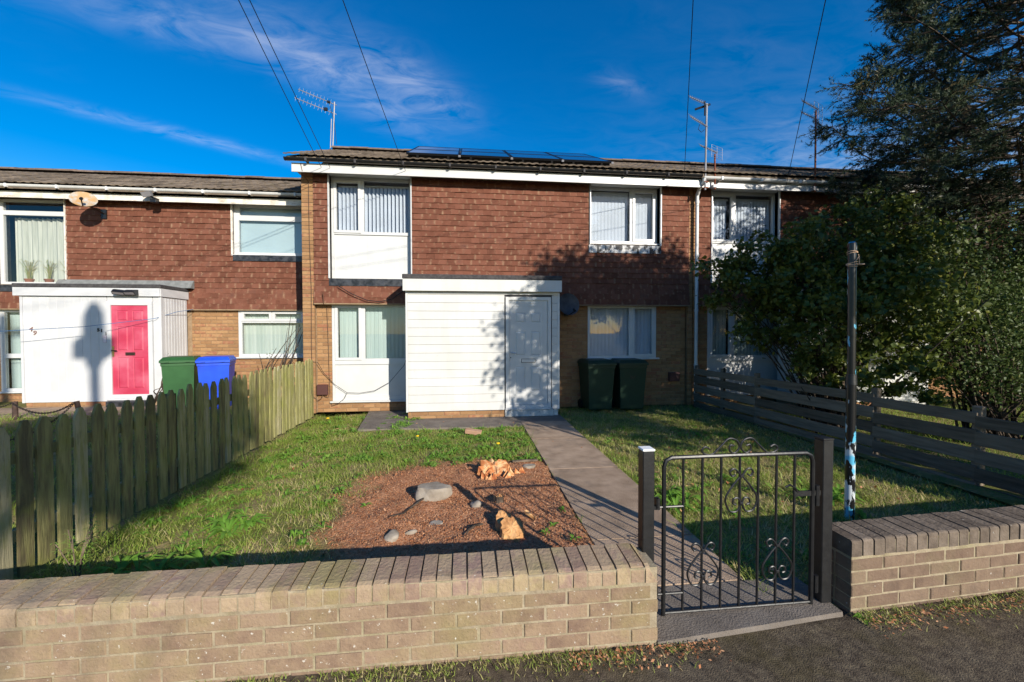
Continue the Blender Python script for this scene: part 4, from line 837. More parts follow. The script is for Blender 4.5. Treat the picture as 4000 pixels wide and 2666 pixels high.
def ground():
    MBg = MB(); MBg.add([(-400, -400, -.25), (400, -400, -.25), (400, 600, -.25), (-400, 600, -.25)], [(0, 1, 2, 3)]); tag(MBg.build('ground', MT['lawn'], None), kind='structure')
    def lawnz(x, y):
        z = gh(x, y); inpath = ((x > .98) & (x < 1.74) & (y < 7.4)) | ((x > -1.95) & (x < 1.7) & (y > 7.2)); return np.where(inpath, -.06, z)
    grid_obj('garden', -3.08, 5.3, 2.1, 8.72, .045, lawnz, MT['lawn'], soil=True)
    def leftz(x, y): return -.08 + .28 * ss(-3.1, -4.4, x) + .015 * hnoise(x, y)
    grid_obj('side_garden', -13, -3.06, 2.0, 9.6, .12, leftz, MT['lawn'])
    grid_obj('far_garden', 5.0, 14, 2.0, 8.75, .12, lambda x, y: .015 * hnoise(x, y) + .02, MT['lawn'])
    pv = grid_obj('pavement', -9, 9, -2.2, 2.3, .06, lambda x, y: -.008 + .004 * hnoise(x * 1.5, y * 1.7) - .02 * ss(1.2, -1.5, y) + np.where(y > 2.2, -.2, 0) + np.where((x > 1.03) & (x < 2.12) & (y > 2.14), -.06, 0) - .01 * ss(.9, 1.0, x) * ss(2.3, 2.2, x) * ss(1.8, 2.0, y), MT['asphalt'])
    MB().box(-30, 30, -2.32, -2.2, -.3, -.015).build('kerb', MT['concrete'], None)['kind'] = 'structure'
    r = MB().add([(-60, -9, -.14), (60, -9, -.14), (60, -2.32, -.14), (-60, -2.32, -.14)], [(0, 1, 2, 3)]).build('road', MT['asphalt'], None); r['kind'] = 'structure'
    # garden path in concrete bays
    p = MB().box(.97, 1.76, 2.5, 7.3, -.07, -.012).build('path', MT['concrete'], None); tag(p, kind='structure')
    ys = [2.46, 3.06, 4.72, 6.1, 7.28]
    for a, b in zip(ys, ys[1:]):
        m = MB(); lx = .955; rx = 1.785
        m.add([(lx, a + .006, .014), (rx, a + .006, .012), (rx, b - .006, .012), (lx, b - .006, .014), (lx, a + .006, -.05), (rx, a + .006, -.05), (rx, b - .006, -.05), (lx, b - .006, -.05)], [(0, 1, 2, 3), (0, 4, 5, 1), (1, 5, 6, 2), (2, 6, 7, 3), (3, 7, 4, 0)]).build('slab', MT['concrete'], p)
    ap = MB().add([(-1.83, 7.05, .006), (.954, 7.0, .006), (.954, 7.29, .006), (1.80, 7.30, .006), (1.78, 8.66, .006), (-2.02, 8.66, .006), (-1.83, 7.05, -.07), (.954, 7.0, -.07), (.954, 7.29, -.07), (1.80, 7.30, -.07), (1.78, 8.66, -.07), (-2.02, 8.66, -.07)],
                  [(0, 1, 2, 3, 4, 5)] + [(i, i + 6, (i + 1) % 6 + 6, (i + 1) % 6) for i in range(6)]).build('apron', MT['concrete_dark'], None); tag(ap, kind='structure')
    MB().add([(.985, 2.0, -.1), (2.15, 2.10, -.1), (2.15, 2.46, -.1), (.985, 2.46, -.1), (.985, 2.015, .006), (2.15, 2.115, .010), (2.15, 2.46, .010), (.985, 2.46, .006)], [(0, 3, 2, 1), (4, 5, 6, 7), (0, 1, 5, 4), (1, 2, 6, 5), (2, 3, 7, 6), (3, 0, 4, 7)]).build('threshold', MT['concrete_dark'], None)['kind'] = 'structure'
    MB().box(-9.6, -5.5, 7.7, 8.66, .05, .215).build('side_path', MT['concrete'], None)['kind'] = 'structure'
ground()

# ------------------------------------------------------------------ front walls of brick, gate
def garden_wall(x0, y0, rz, L_, left, label, mw, mc):
    """front face along local +x from the origin; coping of bricks on edge"""
    w = thing('garden_wall', (x0, y0, 0), label, 'wall', 'brick walls along the pavement', rz)
    d, H = .215, .425; core = MB().box(.008, L_ - .008, .0045, d - .008, -.1, H - .026)
    core.build('core', MT['mortar'], w, local=True)
    P = Pieces(w, 'brick', mw); zt = H - .1125; n = 5
    for k in range(n):
        z1 = zt - k * .075; o = .1125 if k % 2 else 0; i = -1
        while i * .225 + o < L_:
            a, b = max(0, i * .225 + o) + .005, min(L_, (i + 1) * .225 + o) - .005; i += 1
            if b - a < .03: continue
            wd = round(b - a, 3)
            P.add(('s', wd), brick_fn(wd, .10), ((a + b) / 2, random.uniform(-.0035, .003), z1 - .0425), (random.uniform(-.012, .012), random.uniform(-.008, .008), random.uniform(-.01, .01)))
            P.add(('s', wd), brick_fn(wd, .10), ((a + b) / 2, d, z1 - .0425), (0, 0, PI), .2)
    P.finish(False)
    C = Pieces(w, 'coping_brick', mc); m = int(L_ / .0765); pitch = L_ / m
    def cope(end):
        def fn():
            wd = pitch - .009; b = .028 if left else .012
            sl = .014 if left else .006; prof = [(0, 0), (0, .1025 - sl - b), (b * .3, .1025 - sl - b * .3), (b, .1025 - sl), (d - .008, .1025), (d, .095), (d, 0)]
            mb = MB(); k = len(prof); c = .003; x0_, x1_ = -wd / 2, wd / 2
            if end: 
                e = .045; return mb.add([(x0_, y, z) for y, z in prof] + [(x1_ - (e if z > .06 else 0) * (1 if end > 0 else 0), y, z - (.012 if z > .09 else 0)) for y, z in prof], [tuple(range(k))[::-1], tuple(range(k, 2 * k))] + [(i, (i + 1) % k, k + (i + 1) % k, k + i) for i in range(k)])
            return mb.add([(x0_, y, z) for y, z in prof] + [(x1_, y, z) for y, z in prof], [tuple(range(k))[::-1], tuple(range(k, 2 * k))] + [(i, (i + 1) % k, k + (i + 1) % k, k + i) for i in range(k)])
        return fn
    for i in range(m):
        last = left and i == m - 1
        C.add(('c', last), cope(1 if last else 0), ((i + .5) * pitch, random.uniform(-.004, .004), H - .1025 + random.uniform(-.003, .003)), (random.uniform(-.012, .012), random.uniform(-.012, .012), random.uniform(-.01, .01)))
    C.finish(False); return w
garden_wall(-8.05, 2.02, 0, 9.04, True, 'long low buff brick garden wall left of the gate', MT['brick_wall'], MT['brick_coping'])
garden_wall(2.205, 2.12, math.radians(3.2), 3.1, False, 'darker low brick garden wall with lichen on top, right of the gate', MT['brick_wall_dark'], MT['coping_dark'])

def spiral(c, r0, r1, a0, turns, n=22):               # in x,z about c
    return [(c[0] + (r0 + (r1 - r0) * i / n) * math.cos(a0 + turns * 2 * PI * i / n), c[1] + (r0 + (r1 - r0) * i / n) * math.sin(a0 + turns * 2 * PI * i / n)) for i in range(n + 1)]
def smooth_path(pts, n=6):
    out = []; P = [Vector(p) for p in pts]
    for i in range(len(P) - 1):
        p0, p1, p2, p3 = P[max(0, i - 1)], P[i], P[i + 1], P[min(len(P) - 1, i + 2)]
        for k in range(n):
            t = k / n; out.append(.5 * ((2 * p1) + (p2 - p0) * t + (2 * p0 - 5 * p1 + 4 * p2 - p3) * t * t + (3 * p1 - p0 - 3 * p2 + p3) * t ** 3))
    return out + [P[-1]]
def gate():
    y = 2.20; m = MT['black_metal']
    for (x, yy, h, lab, white) in ((1.0, 2.20, .965, 'black square gate post with a white top, left of the iron gate', True), (2.125, 2.23, .985, 'black square gate post on the hinge side, right of the iron gate', False)):
        t = thing('gate_post', (x, yy, 0), lab, 'gate post', 'gate posts'); MB().bbox(x - .034, x + .034, yy - .034, yy + .034, -.05, h, .004).build('post', m, t); MB().bbox(x - .036, x + .036, yy - .036, yy + .036, h, h + .012, .003).build('cap', MT['pvc_cap'] if white else m, t)
        if white:
            MB().box(x + .034, x + .07, yy - .012, yy + .012, .625, .645).build('latch_keep', m, t); MB().box(x + .055, x + .075, yy - .015, yy + .015, .625, .69).build('latch_keep', m, t)
    g = thing('garden_gate', (1.56, y, 0), 'black wrought iron garden gate with scrolls, closed across the path', 'gate')
    x0, x1, z0, z1 = 1.105, 2.025, .012, .915; r = .0105
    MB().tube([(x0, y, z0), (x0, y, z1 - .05), (x0 + .012, y, z1 - .015), (x0 + .045, y, z1), ((x0 + x1) / 2, y, z1 + .002), (x1 - .045, y, z1), (x1 - .012, y, z1 - .015), (x1, y, z1 - .05), (x1, y, z0)], .0125, 8).build('frame', m, g, True)
    MB().tube([(x0, y, z0 + .012), (x1, y, z0 + .012)], .0085, 8).build('bottom_rail', m, g); 
    bx = [x0 + (x1 - x0) * (i + 1) / 8 for i in range(7)]
    for x in bx: MB().tube([(x, y, z0 + .012), (x, y, z1)], .0072, 8).build('bar', m, g)
    for z in (.635, .135): MB().tube([(x0 - .07, y, z), (bx[0], y, z)], .0075, 8).build('latch_rail', m, g); MB().tube([(x0 - .045, y - .012, z), (x0 - .045, y - .012, z + .055)], .007, 6).build('latch', m, g)
    MB().box(bx[6], x1 + .05, y - .006, y + .006, .66, .69).build('hinge', m, g); MB().cyl((x1 + .03, y, .60), (x1 + .03, y, .72), .014, 8).build('hinge_pin', m, g); MB().cyl((x1 + .03, y, .08), (x1 + .03, y, .18), .014, 8).build('hinge_pin', m, g)
    MB().tube([(bx[5] + .05, y - .01, .72), (bx[5] + .075, y - .015, .735), (bx[6], y - .01, .71), (bx[6] + .02, y, .68)], .006, 6).build('latch', m, g)
    yy = y - .014; R = .0055
    def scroll(pts, nm='scroll'): MB().tube([(a, yy, b) for a, b in pts], R, 6).build(nm, m, g, True)
    def heart(cx, zc, s_):
        for sg in (-1, 1):
            top = [(cx + sg * (.055 * s_ + a), zc + .155 * s_ + b) for a, b in spiral((0, 0), .006, .034 * s_, 0, 1.2 * sg)]
            side = [(cx + sg * .004, zc + .12 * s_), (cx + sg * .05 * s_, zc + .07 * s_), (cx + sg * .095 * s_, zc + .005), (cx + sg * .10 * s_, zc - .04 * s_), (cx + sg * .075 * s_, zc - .09 * s_), (cx + sg * .03 * s_, zc - .095 * s_), (cx + sg * .006, zc - .05 * s_), (cx + sg * .02, zc - .015 * s_), (cx + sg * .048 * s_, zc - .018 * s_), (cx + sg * .055 * s_, zc - .045 * s_), (cx + sg * .035 * s_, zc - .055 * s_)]
            scroll([(v.x, v.y) for v in smooth_path([(a, b, 0) for a, b in side])])
            tp = [(cx + sg * .004, zc + .12 * s_), (cx + sg * .03 * s_, zc + .155 * s_), (cx + sg * .055 * s_, zc + .165 * s_), (cx + sg * .075 * s_, zc + .145 * s_), (cx + sg * .06 * s_, zc + .12 * s_), (cx + sg * .04 * s_, zc + .13 * s_)]
            scroll([(v.x, v.y) for v in smooth_path([(a, b, 0) for a, b in tp])])
        for dz in (.12 * s_, -.045 * s_): MB().bbox(cx - .012, cx + .012, yy - .008, yy + .012, zc + dz - .008, zc + dz + .008, .003).build('collar', m, g)
    heart(bx[3], .685, .95); heart(bx[1], .27, .92); heart(bx[5], .27, .92)
    cx = bx[3]
    for sg in (-1, 1):
        P = [(cx + sg * .19, z1 + .045), (cx + sg * .215, z1 + .055), (cx + sg * .235, z1 + .035), (cx + sg * .215, z1 + .014), (cx + sg * .17, z1 + .012), (cx + sg * .12, z1 + .055), (cx + sg * .07, z1 + .098), (cx + sg * .02, z1 + .085), (cx + sg * .005, z1 + .045), (cx + sg * .035, z1 + .014), (cx + sg * .065, z1 + .03), (cx + sg * .06, z1 + .06), (cx + sg * .038, z1 + .055)]
        MB().tube([(v.x, y, v.y) for v in smooth_path([(a, b, 0) for a, b in P])], R, 6).build('top_scroll', m, g, True)
gate()

# ------------------------------------------------------------------ fences
def picket_fence():
    f = thing('picket_fence', (-3.06, 5.8, 0), 'mossy pointed picket fence between the middle and left gardens', 'fence')
    P = Pieces(f, 'picket', MT['fence_wood']); n = 40; y0 = 2.72; pitch = (8.42 - y0) / n
    for i in range(n + 1):
        y = y0 + i * pitch; zb = -.035 + random.uniform(-.015, .015); zt = 1.015 + (y - 3) * .017 + random.uniform(-.018, .018); hw = .050 + random.uniform(-.003, .003); pt = .05
        key = i
        def fn(zb=zb, zt=zt, hw=hw, pt=pt):
            tp = .016; poly = [(-hw, zb), (hw, zb), (hw, zt - .075), (tp, zt), (-tp, zt), (-hw, zt - .075)]
            m = MB(); return m.add([(0, a, b) for a, b in poly] + [(.02, a, b) for a, b in poly], [tuple(range(6)), tuple(range(11, 5, -1))] + [(j, j + 6, (j + 1) % 6 + 6, (j + 1) % 6) for j in range(6)])
        P.add(key, fn, (-3.055 + random.uniform(-.006, .006), y, 0), (random.uniform(-.018, .018), random.uniform(-.012, .012), random.uniform(-.04, .04)))
    P.finish()
    for z in (.25, .78): MB().box(-3.105, -3.058, 2.65, 8.5, z - .04, z + .04).build('rail', MT['fence_wood'], f)
    for y in (2.9, 4.7, 6.5, 8.35): MB().box(-3.19, -3.108, y - .04, y + .04, -.1, .98).build('post', MT['fence_wood'], f)
picket_fence()
def board_fence():
    A, B = Vector((4.93, 8.45, 0)), Vector((5.36, 2.35, 0)); d = (B - A).normalized(); L_ = (B - A).length; rz = math.atan2(d.y, d.x)
    f = thing('board_fence', A, 'low grey fence of horizontal boards below the bush, at the right', 'fence', None, rz)
    ps = [0.04, .86, 1.74, 3.74, 4.76, 6.05]; tops = [(.84, .12), (.665, .145), (.47, .14), (.285, .145), (.115, .135)]
    def fn(L0, h):
        def g(): return MB().bbox(-L0 / 2, L0 / 2, 0, .02, -h, 0, .004)
        return g
    P = Pieces(f, 'fence_board', MT['board_grey'])
    for (a, b) in ((0.0, 1.76), (1.74, 3.76), (3.74, 4.78), (4.76, L_)):
        for (zt, h) in tops:
            drop = -.05 * (a > 3.7) - .03 * (a > 4.7); ln = b - a - .006
            P.add((round(ln, 3), h), fn(ln, h), ((a + b) / 2, -.022 - random.uniform(0, .006), zt + drop + random.uniform(-.012, .012)), (0, random.uniform(-.008, .008), random.uniform(-.003, .003)))
    P.finish(False)
    for x in ps: MB().bbox(x - .04, x + .04, .002, .07, -.1, .90 - .05 * (x > 4), .005).build('post', MT['board_grey'], f, local=True)
    MB().box(.93, .945, -.01, .01, -.05, .93).build('stake', MT['gut_black'], f, local=True)
board_fence()

# ------------------------------------------------------------------ pole, bins, chain posts
def clothes_pole():
    x, y = 3.31, 3.21; t = thing('clothes_pole', (x, y, 0), 'black metal clothes pole with flaking blue paint behind the right wall', 'pole')
    MB().tube([(x + .004, y, -.1), (x + .002, y, 1.19)], .0365, 16).build('base_tube', MT['pole'], t, True); MB().tube([(x, y, 1.17), (x, y, 1.26)], [.042, .038], 16).build('collar', MT['black_metal'], t, True)
    MB().tube([(x, y, 1.25), (x - .012, y, 2.39)], .031, 16).build('top_tube', MT['pole'], t, True); MB().tube([(x - .012, y, 2.39), (x - .012, y, 2.402)], [.031, .02], 16).build('end_cap', MT['chrome'], t)
    MB().tube([(x - .075, y - .01, 2.205), (x + .085, y - .02, 2.21)], .007, 6).build('cleat', MT['twine'], t)
    tw = thing('twine', (x, y, 2.2), 'pale twine knotted round the top of the clothes pole', 'twine')
    mb = MB()
    for k, z in enumerate((2.195, 2.21, 2.222, 2.30, 2.312)): mb.tube([(x - .01 + .036 * math.cos(a), y + .036 * math.sin(a), z + .008 * math.sin(a + k)) for a in np.linspace(0, 2 * PI, 15)[:-1]], .0035, 5, closed=True)
    mb.tube([(x - .03, y - .036, 2.22), (x - .0, y - .040, 2.25), (x + .018, y - .036, 2.275), (x + .02, y - .035, 2.21)], .0035, 5); mb.tube([(x + .01, y - .037, 2.29), (x + .022, y - .036, 2.26), (x + .025, y - .034, 2.2)], .0035, 5)
    mb.build('strands', MT['twine'], tw)
clothes_pole()
def wheelie(loc, rz, m, label, group, number=None):
    t = thing('wheelie_bin', loc, label, 'wheelie bin', group, rz)
    W0, W1, D0, D1, H = .47, .565, .50, .66, .955                       # front faces local -y
    def ring(w, d, z, yo=0): return [(-w / 2, -d / 2 + yo, z), (w / 2, -d / 2 + yo, z), (w / 2, d / 2 + yo, z), (-w / 2, d / 2 + yo, z)]
    b = MB(); b.add(ring(W0 - .03, D0 - .03, .05) + ring(W0, D0, .08) + ring(W1 - .02, D1 - .02, H - .06) + ring(W1 + .005, D1, H - .055) + ring(W1 + .005, D1, H), [(0, 3, 2, 1)] + [(4 * k + i, 4 * k + (i + 1) % 4, 4 * k + 4 + (i + 1) % 4, 4 * k + 4 + i) for k in range(4) for i in range(4)])
    b.build('body', m, t, local=True)
    l = MB(); l.add(ring(W1 + .03, D1 + .05, H + .004, -.015) + ring(W1 + .03, D1 + .05, H + .045, -.015) + ring(W1 - .06, D1 - .09, H + .105, .0) , [(0, 3, 2, 1), (8, 9, 10, 11)] + [(4 * k + i, 4 * k + (i + 1) % 4, 4 * k + 4 + (i + 1) % 4, 4 * k + 4 + i) for k in range(2) for i in range(4)])
    ld = l.build('lid', m, t, local=True)
    for s_ in (-1, 1):
        MB().box(s_ * .17 - .035, s_ * .17 + .035, -D1 / 2 - .055, -D1 / 2 - .03, H + .012, H + .035).build('lid_grip', m, ld, local=True)
        MB().cyl((s_ * .25 - .025, .26, .10), (s_ * .25 + .025, .26, .10), .10, 16).build('wheel', MT['rubber'], t, local=True)
    MB().tube([(-.24, D1 / 2 + .05, H + .02), (.24, D1 / 2 + .05, H + .02)], .016, 8).build('handle', m, t, local=True); MB().cyl((-.24, .26, .10), (.24, .26, .10), .012, 8).build('axle', MT['rubber'], t, local=True)
    for s_ in (-.24, 0, .24): MB().box(s_ - .02, s_ + .02, D1 / 2 - .01, D1 / 2 + .06, H - .01, H + .035).build('handle_lug', m, t, local=True)
    if number: text_mesh(number, .13, 'painted_number', MT['black_num'], (0, -.5 * (D0 + (D1 - D0) * .72) - .004, .68), (PI / 2 - .085, 0, 0), .001, None).parent = t
    return t
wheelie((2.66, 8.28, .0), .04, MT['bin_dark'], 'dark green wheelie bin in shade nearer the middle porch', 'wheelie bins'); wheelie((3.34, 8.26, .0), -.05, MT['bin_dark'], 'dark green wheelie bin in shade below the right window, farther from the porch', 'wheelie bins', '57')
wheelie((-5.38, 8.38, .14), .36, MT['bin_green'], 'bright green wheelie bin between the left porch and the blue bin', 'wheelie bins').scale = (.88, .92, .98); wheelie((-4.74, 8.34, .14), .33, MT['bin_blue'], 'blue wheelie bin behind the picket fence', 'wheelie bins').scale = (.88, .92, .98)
def chain_posts():
    pts = [(-7.40, 7.55, .50), (-6.23, 7.35, .52)]
    for i, (x, y, h) in enumerate(pts):
        t = thing('chain_post', (x, y, .15), ('short wooden post holding the sagging chain, left of the porch corner', 'leaning short dark post holding the chain before the white porch')[i], 'post', 'posts with a sagging chain'); lean = .0 if i == 0 else -.085
        MB().tube([(x, y, .1), (x + lean, y, h)], .035, 10).build('stake', MT['post_wood'], t, True)
    def chain(a, b, s_, lab):
        P = sag(a, b, s_, 40); o = thing('chain', P[0], lab, 'chain', 'sagging chains'); mb = MB()
        for i, p in enumerate(P[:-1]):
            d = (P[i + 1] - p); q = d.to_track_quat('X', 'Z').to_matrix(); L0 = d.length * .72; w = .014; roll = Matrix.Rotation(PI / 2 * (i % 2), 3, 'X')
            mb.tube([p + d / 2 + q @ (roll @ Vector((L0 * math.cos(a_), w * math.sin(a_), 0))) for a_ in np.linspace(0, 2 * PI, 9)[:-1]], .0045, 4, closed=True)
        ob = mb.build('links', MT['chain'], o); ob['kind'] = 'stuff'
    chain((-7.40, 7.5, .49), (-6.32, 7.3, .50), .17, 'rusty chain sagging between the two short posts'); chain((-8.9, 7.7, .50), (-7.40, 7.55, .49), .15, 'rusty chain running off to the left of the first short post'); chain((-6.32, 7.32, .50), (-5.6, 5.2, .40), .2, 'rusty chain drooping towards the picket fence')
chain_posts()
def pots():
    for i, x in enumerate((-9.10, -8.73, -8.36)):
        t = thing('plant_pot', (x, 9.62, 2.66), 'potted spiky grass on the window ledge, %s of three' % ('leftmost', 'middle', 'rightmost')[i], 'pot plant', 'pot plants on the window ledge')
        MB().tube([(x, 9.625, 2.661), (x, 9.625, 2.73), (x, 9.625, 2.732), (x, 9.625, 2.755)], [.055, .07, .078, .078], 14).build('pot', MT['terracotta'], t, True)
        V = []; F = []; R = []
        for k in range(26):
            a = random.uniform(0, 2 * PI); l = random.uniform(.18, .42); b = random.uniform(.02, .18); w = .004; base = Vector((x + random.uniform(-.03, .03), 9.625 + random.uniform(-.02, .02), 2.75)); dr = Vector((math.cos(a), .25 * math.sin(a), 0)); sd = Vector((0.004, 0.0, 0))
            pp = [base, base + dr * b * .3 + Vector((0, 0, l * .6)), base + dr * b + Vector((0, 0, l)), base + dr * b * 1.5 + Vector((0, 0, l * .92))]; n0 = len(V)
            for p in pp: V += [p - sd, p + sd]
            F += [(n0 + 2 * j, n0 + 2 * j + 1, n0 + 2 * j + 3, n0 + 2 * j + 2) for j in range(3)]; R += [random.uniform(.5, 1)] * 8
        npobj('leaves', np.array([v[:] for v in V]), np.array(F), MT['grass'], t, R)
pots()

# ------------------------------------------------------------------ things lying in the garden
def blob(name, m, loc, size, seed, label, cat, group=None, rough=.22, rz=0, flat=None):
    rs = random.Random(seed); bm = bmesh.new(); bmesh.ops.create_icosphere(bm, subdivisions=3, radius=1); ph = [rs.uniform(0, 6) for _ in range(9)]
    for v in bm.verts:
        n = v.co.normalized(); k = 1 + rough * (math.sin(2.3 * n.x + ph[0]) * math.cos(2.9 * n.y + ph[1]) + .6 * math.sin(4.1 * n.z + ph[2] + 2 * n.x) + .35 * math.sin(7 * n.y + ph[3]) * math.cos(6 * n.x + ph[4]))
        c = n * k
        if flat: c.z = min(c.z, flat)
        c.x = max(-1.0, min(1.02, c.x + .12 * c.z)); c.y = max(-.95, min(1.0, c.y - .1 * c.x)); v.co = Vector((c.x * size[0], c.y * size[1], c.z * size[2]))
    bmesh.ops.rotate(bm, verts=bm.verts, cent=(0, 0, 0), matrix=Matrix.Rotation(rz, 3, 'Z'))
    o = MB().bm(bm).build(name, m, None, True); o.location = loc; return tag(o, label, cat, group)
def stump(loc, r, h, seed, label, m, jag=.03, n=22, sx=1.0, sy=1.0, tilt=0):
    rs = random.Random(seed); t = thing('tree_stump', loc, label, 'tree stump', 'stumps of felled trees'); rad = [r * (1 + rs.uniform(-.16, .16)) for _ in range(n)]
    def P(i, k, z): a = 2 * PI * i / n; return (loc[0] + sx * rad[i] * k * math.cos(a), loc[1] + sy * rad[i] * k * math.sin(a), loc[2] + z)
    hs = [max(.012, h + tilt * rad[i] * math.sin(2 * PI * i / n) + rs.uniform(-jag, jag)) for i in range(n)]
    MB().add([P(i, 1.25, -.06) for i in range(n)] + [P(i, 1.04, h * .35) for i in range(n)] + [P(i, 1, hs[i]) for i in range(n)], [(k * n + i, k * n + (i + 1) % n, (k + 1) * n + (i + 1) % n, (k + 1) * n + i) for k in range(2) for i in range(n)]).build('bark', m if jag > .02 else MT['cut_wood'] if tilt else MT['bark'], t)
    MB().add([P(i, .985, hs[i] - .002) for i in range(n)] + [P(i, .5, h + .5 * tilt * rad[i] * math.sin(2 * PI * i / n) + rs.uniform(-jag, jag)) for i in range(n)] + [(loc[0], loc[1], loc[2] + h + rs.uniform(-jag, jag))], [(i, (i + 1) % n, n + (i + 1) % n, n + i) for i in range(n)] + [(n + i, n + (i + 1) % n, 2 * n) for i in range(n)]).build('cut_face', m, t)
    return t
def garden_bits():
    z = lambda x, y: float(gh(x, y))
    t = stump((.30, 4.66, z(.3, 4.66)), .15, .065, 3, 'splintered orange tree stump at the back of the bare soil', MT['cut_wood_red'], .035, 26, 1.2, .75, .25)
    for k in range(16):
        a = random.uniform(-2.6, .4); x, y = .36 + .26 * math.cos(a) * random.uniform(.4, 1), 4.60 + .17 * math.sin(a) * random.uniform(.6, 1.1)
        mb = MB().add([(x - .035, y - .012, z(x, y)), (x + .035, y - .012, z(x, y)), (x + .03, y + .03, z(x, y)), (x - .03, y + .03, z(x, y)), (x + random.uniform(-.03, .03), y + .01, z(x, y) + random.uniform(.03, .085))], [(0, 1, 4), (1, 2, 4), (2, 3, 4), (3, 0, 4)]); mb.build('splinter', MT['cut_wood_red'], t)
    stump((.345, 3.22, z(.345, 3.22)), .078, .06, 5, 'pale orange sawn tree stump beside the wall shadow', MT['cut_wood'], .006, 24, 1.15, .95, .62)
    stump((.29, 3.36, z(.29, 3.36)), .062, .085, 8, 'smaller pale stump touching the sawn stump from behind', MT['cut_wood'], .006, 18, 1, 1, .6)
    stump((.29, 3.87, z(.29, 3.87)), .045, .06, 9, 'tiny orange stump midway between the two larger stumps', MT['cut_wood'], .012, 12)
    blob('boulder', MT['stone'], (-.34, 4.0, z(-.34, 4.0) + .055), (.165, .11, .11), 17, 'smooth grey boulder lying on the bare soil', 'stone', None, .20, .3, .5)
    blob('stone', MT['stone'], (.075, 3.80, z(.075, 3.80) + .015), (.055, .06, .045), 6, 'dull small stone half buried near the tiny stump', 'stone', 'stones on the bare soil', .2)
    blob('stone', MT['stone'], (.72, 4.80, z(.72, 4.80) + .01), (.075, .05, .045), 12, 'pale flat stone beside the path and splintered stump', 'stone', 'stones on the bare soil', .14, .2, .4)
    blob('stone', MT['stone'], (-.60, 3.27, z(-.60, 3.27) + .012), (.055, .06, .04), 13, 'pale stone at the left edge of the bare soil, by the wall shadow', 'stone', 'stones on the bare soil', .2)
    blob('stone', MT['stone'], (-.46, 3.34, z(-.46, 3.34) + .01), (.05, .018, .02), 14, 'narrow whitish stone lying by the wall shadow', 'stone', 'stones on the bare soil', .1, .3)
    blob('stone', MT['stone'], (-.28, 3.5, z(-.28, 3.5) + .0), (.06, .05, .03), 15, 'brown flat stone sunk in the soil below the boulder', 'stone', 'stones on the bare soil', .12, .3, .5)
    o = MB().bbox(-.13, .13, -.05, .05, -.03, .035, .006).build('loose_brick', MT['old_brick'], None); o.location = (.085, 6.52, z(.085, 6.52) + .055); o.rotation_euler = (.12, .12, -.18); tag(o, 'loose buff brick lying in the grass before the porch', 'brick')
    o = MB().bbox(-.16, .16, -.022, .022, -.01, .012, .004).build('timber_offcut', MT['twig'], None); o.location = (.70, 4.99, z(.70, 4.99) + .02); o.rotation_euler = (0, 0, .08); tag(o, 'short grey timber offcut lying by the path', 'timber')
    o = MB().bbox(-.055, .055, -.01, .01, -.015, .015, .003).build('timber_offcut', MT['cut_wood'], None); o.location = (.53, 3.46, z(.53, 3.46) + .05); o.rotation_euler = (.2, .5, -.5); tag(o, 'pale sliver of timber leaning on the sawn stump', 'timber')
    for pts, lab in (([(-.48, 4.35, .03), (-.4, 4.36, .05), (-.3, 4.3, .05), (-.24, 4.2, .04)], 'curved dark twig behind the boulder'), ([(-.42, 3.93, .04), (-.52, 3.8, .035), (-.57, 3.66, .035), (-.66, 3.56, .03)], 'dark twig trailing from the boulder towards the left'), ([(.12, 3.42, .03), (.05, 3.36, .04), (.0, 3.27, .035), (-.02, 3.2, .03)], 'bent twig left of the sawn stump')):
        tag(MB().tube([(x, y, z(x, y) + h * .6) for x, y, h in pts], [.009, .008, .007, .004], 6).build('twig', MT['bark'], None, True), lab, 'twig', 'twigs on the bare soil')
garden_bits()

# ------------------------------------------------------------------ foliage makers (numpy)
def blades(n, pos, h, w, bend, lean=.3, segs=2):
    az = RNG.uniform(0, 2 * PI, n); wa = az + PI / 2 + RNG.normal(0, .5, n); d = np.stack([np.cos(az), np.sin(az), np.zeros(n)], -1); sd = np.stack([np.cos(wa), np.sin(wa), np.zeros(n)], -1) * (w / 2)[:, None]
    ts = np.linspace(0, 1, segs + 1); rows = []
    for t in ts:
        c = pos + d * (bend * t ** 1.6)[:, None] + np.array([0, 0, 1]) * (h * (t - .18 * bend / np.maximum(h, .01) * t * t))[:, None]
        k = (1 - t) ** .6 if t < 1 else 0
        rows.append((c - sd * k, c + sd * k))
    V = np.empty((n, 2 * (segs + 1), 3))
    for i, (a, b) in enumerate(rows): V[:, 2 * i] = a; V[:, 2 * i + 1] = b
    base = (np.arange(n) * 2 * (segs + 1))[:, None]; F = np.concatenate([base + np.array([[2 * i, 2 * i + 1, 2 * i + 3, 2 * i + 2]]) for i in range(segs)], 0)
    return V.reshape(-1, 3), F
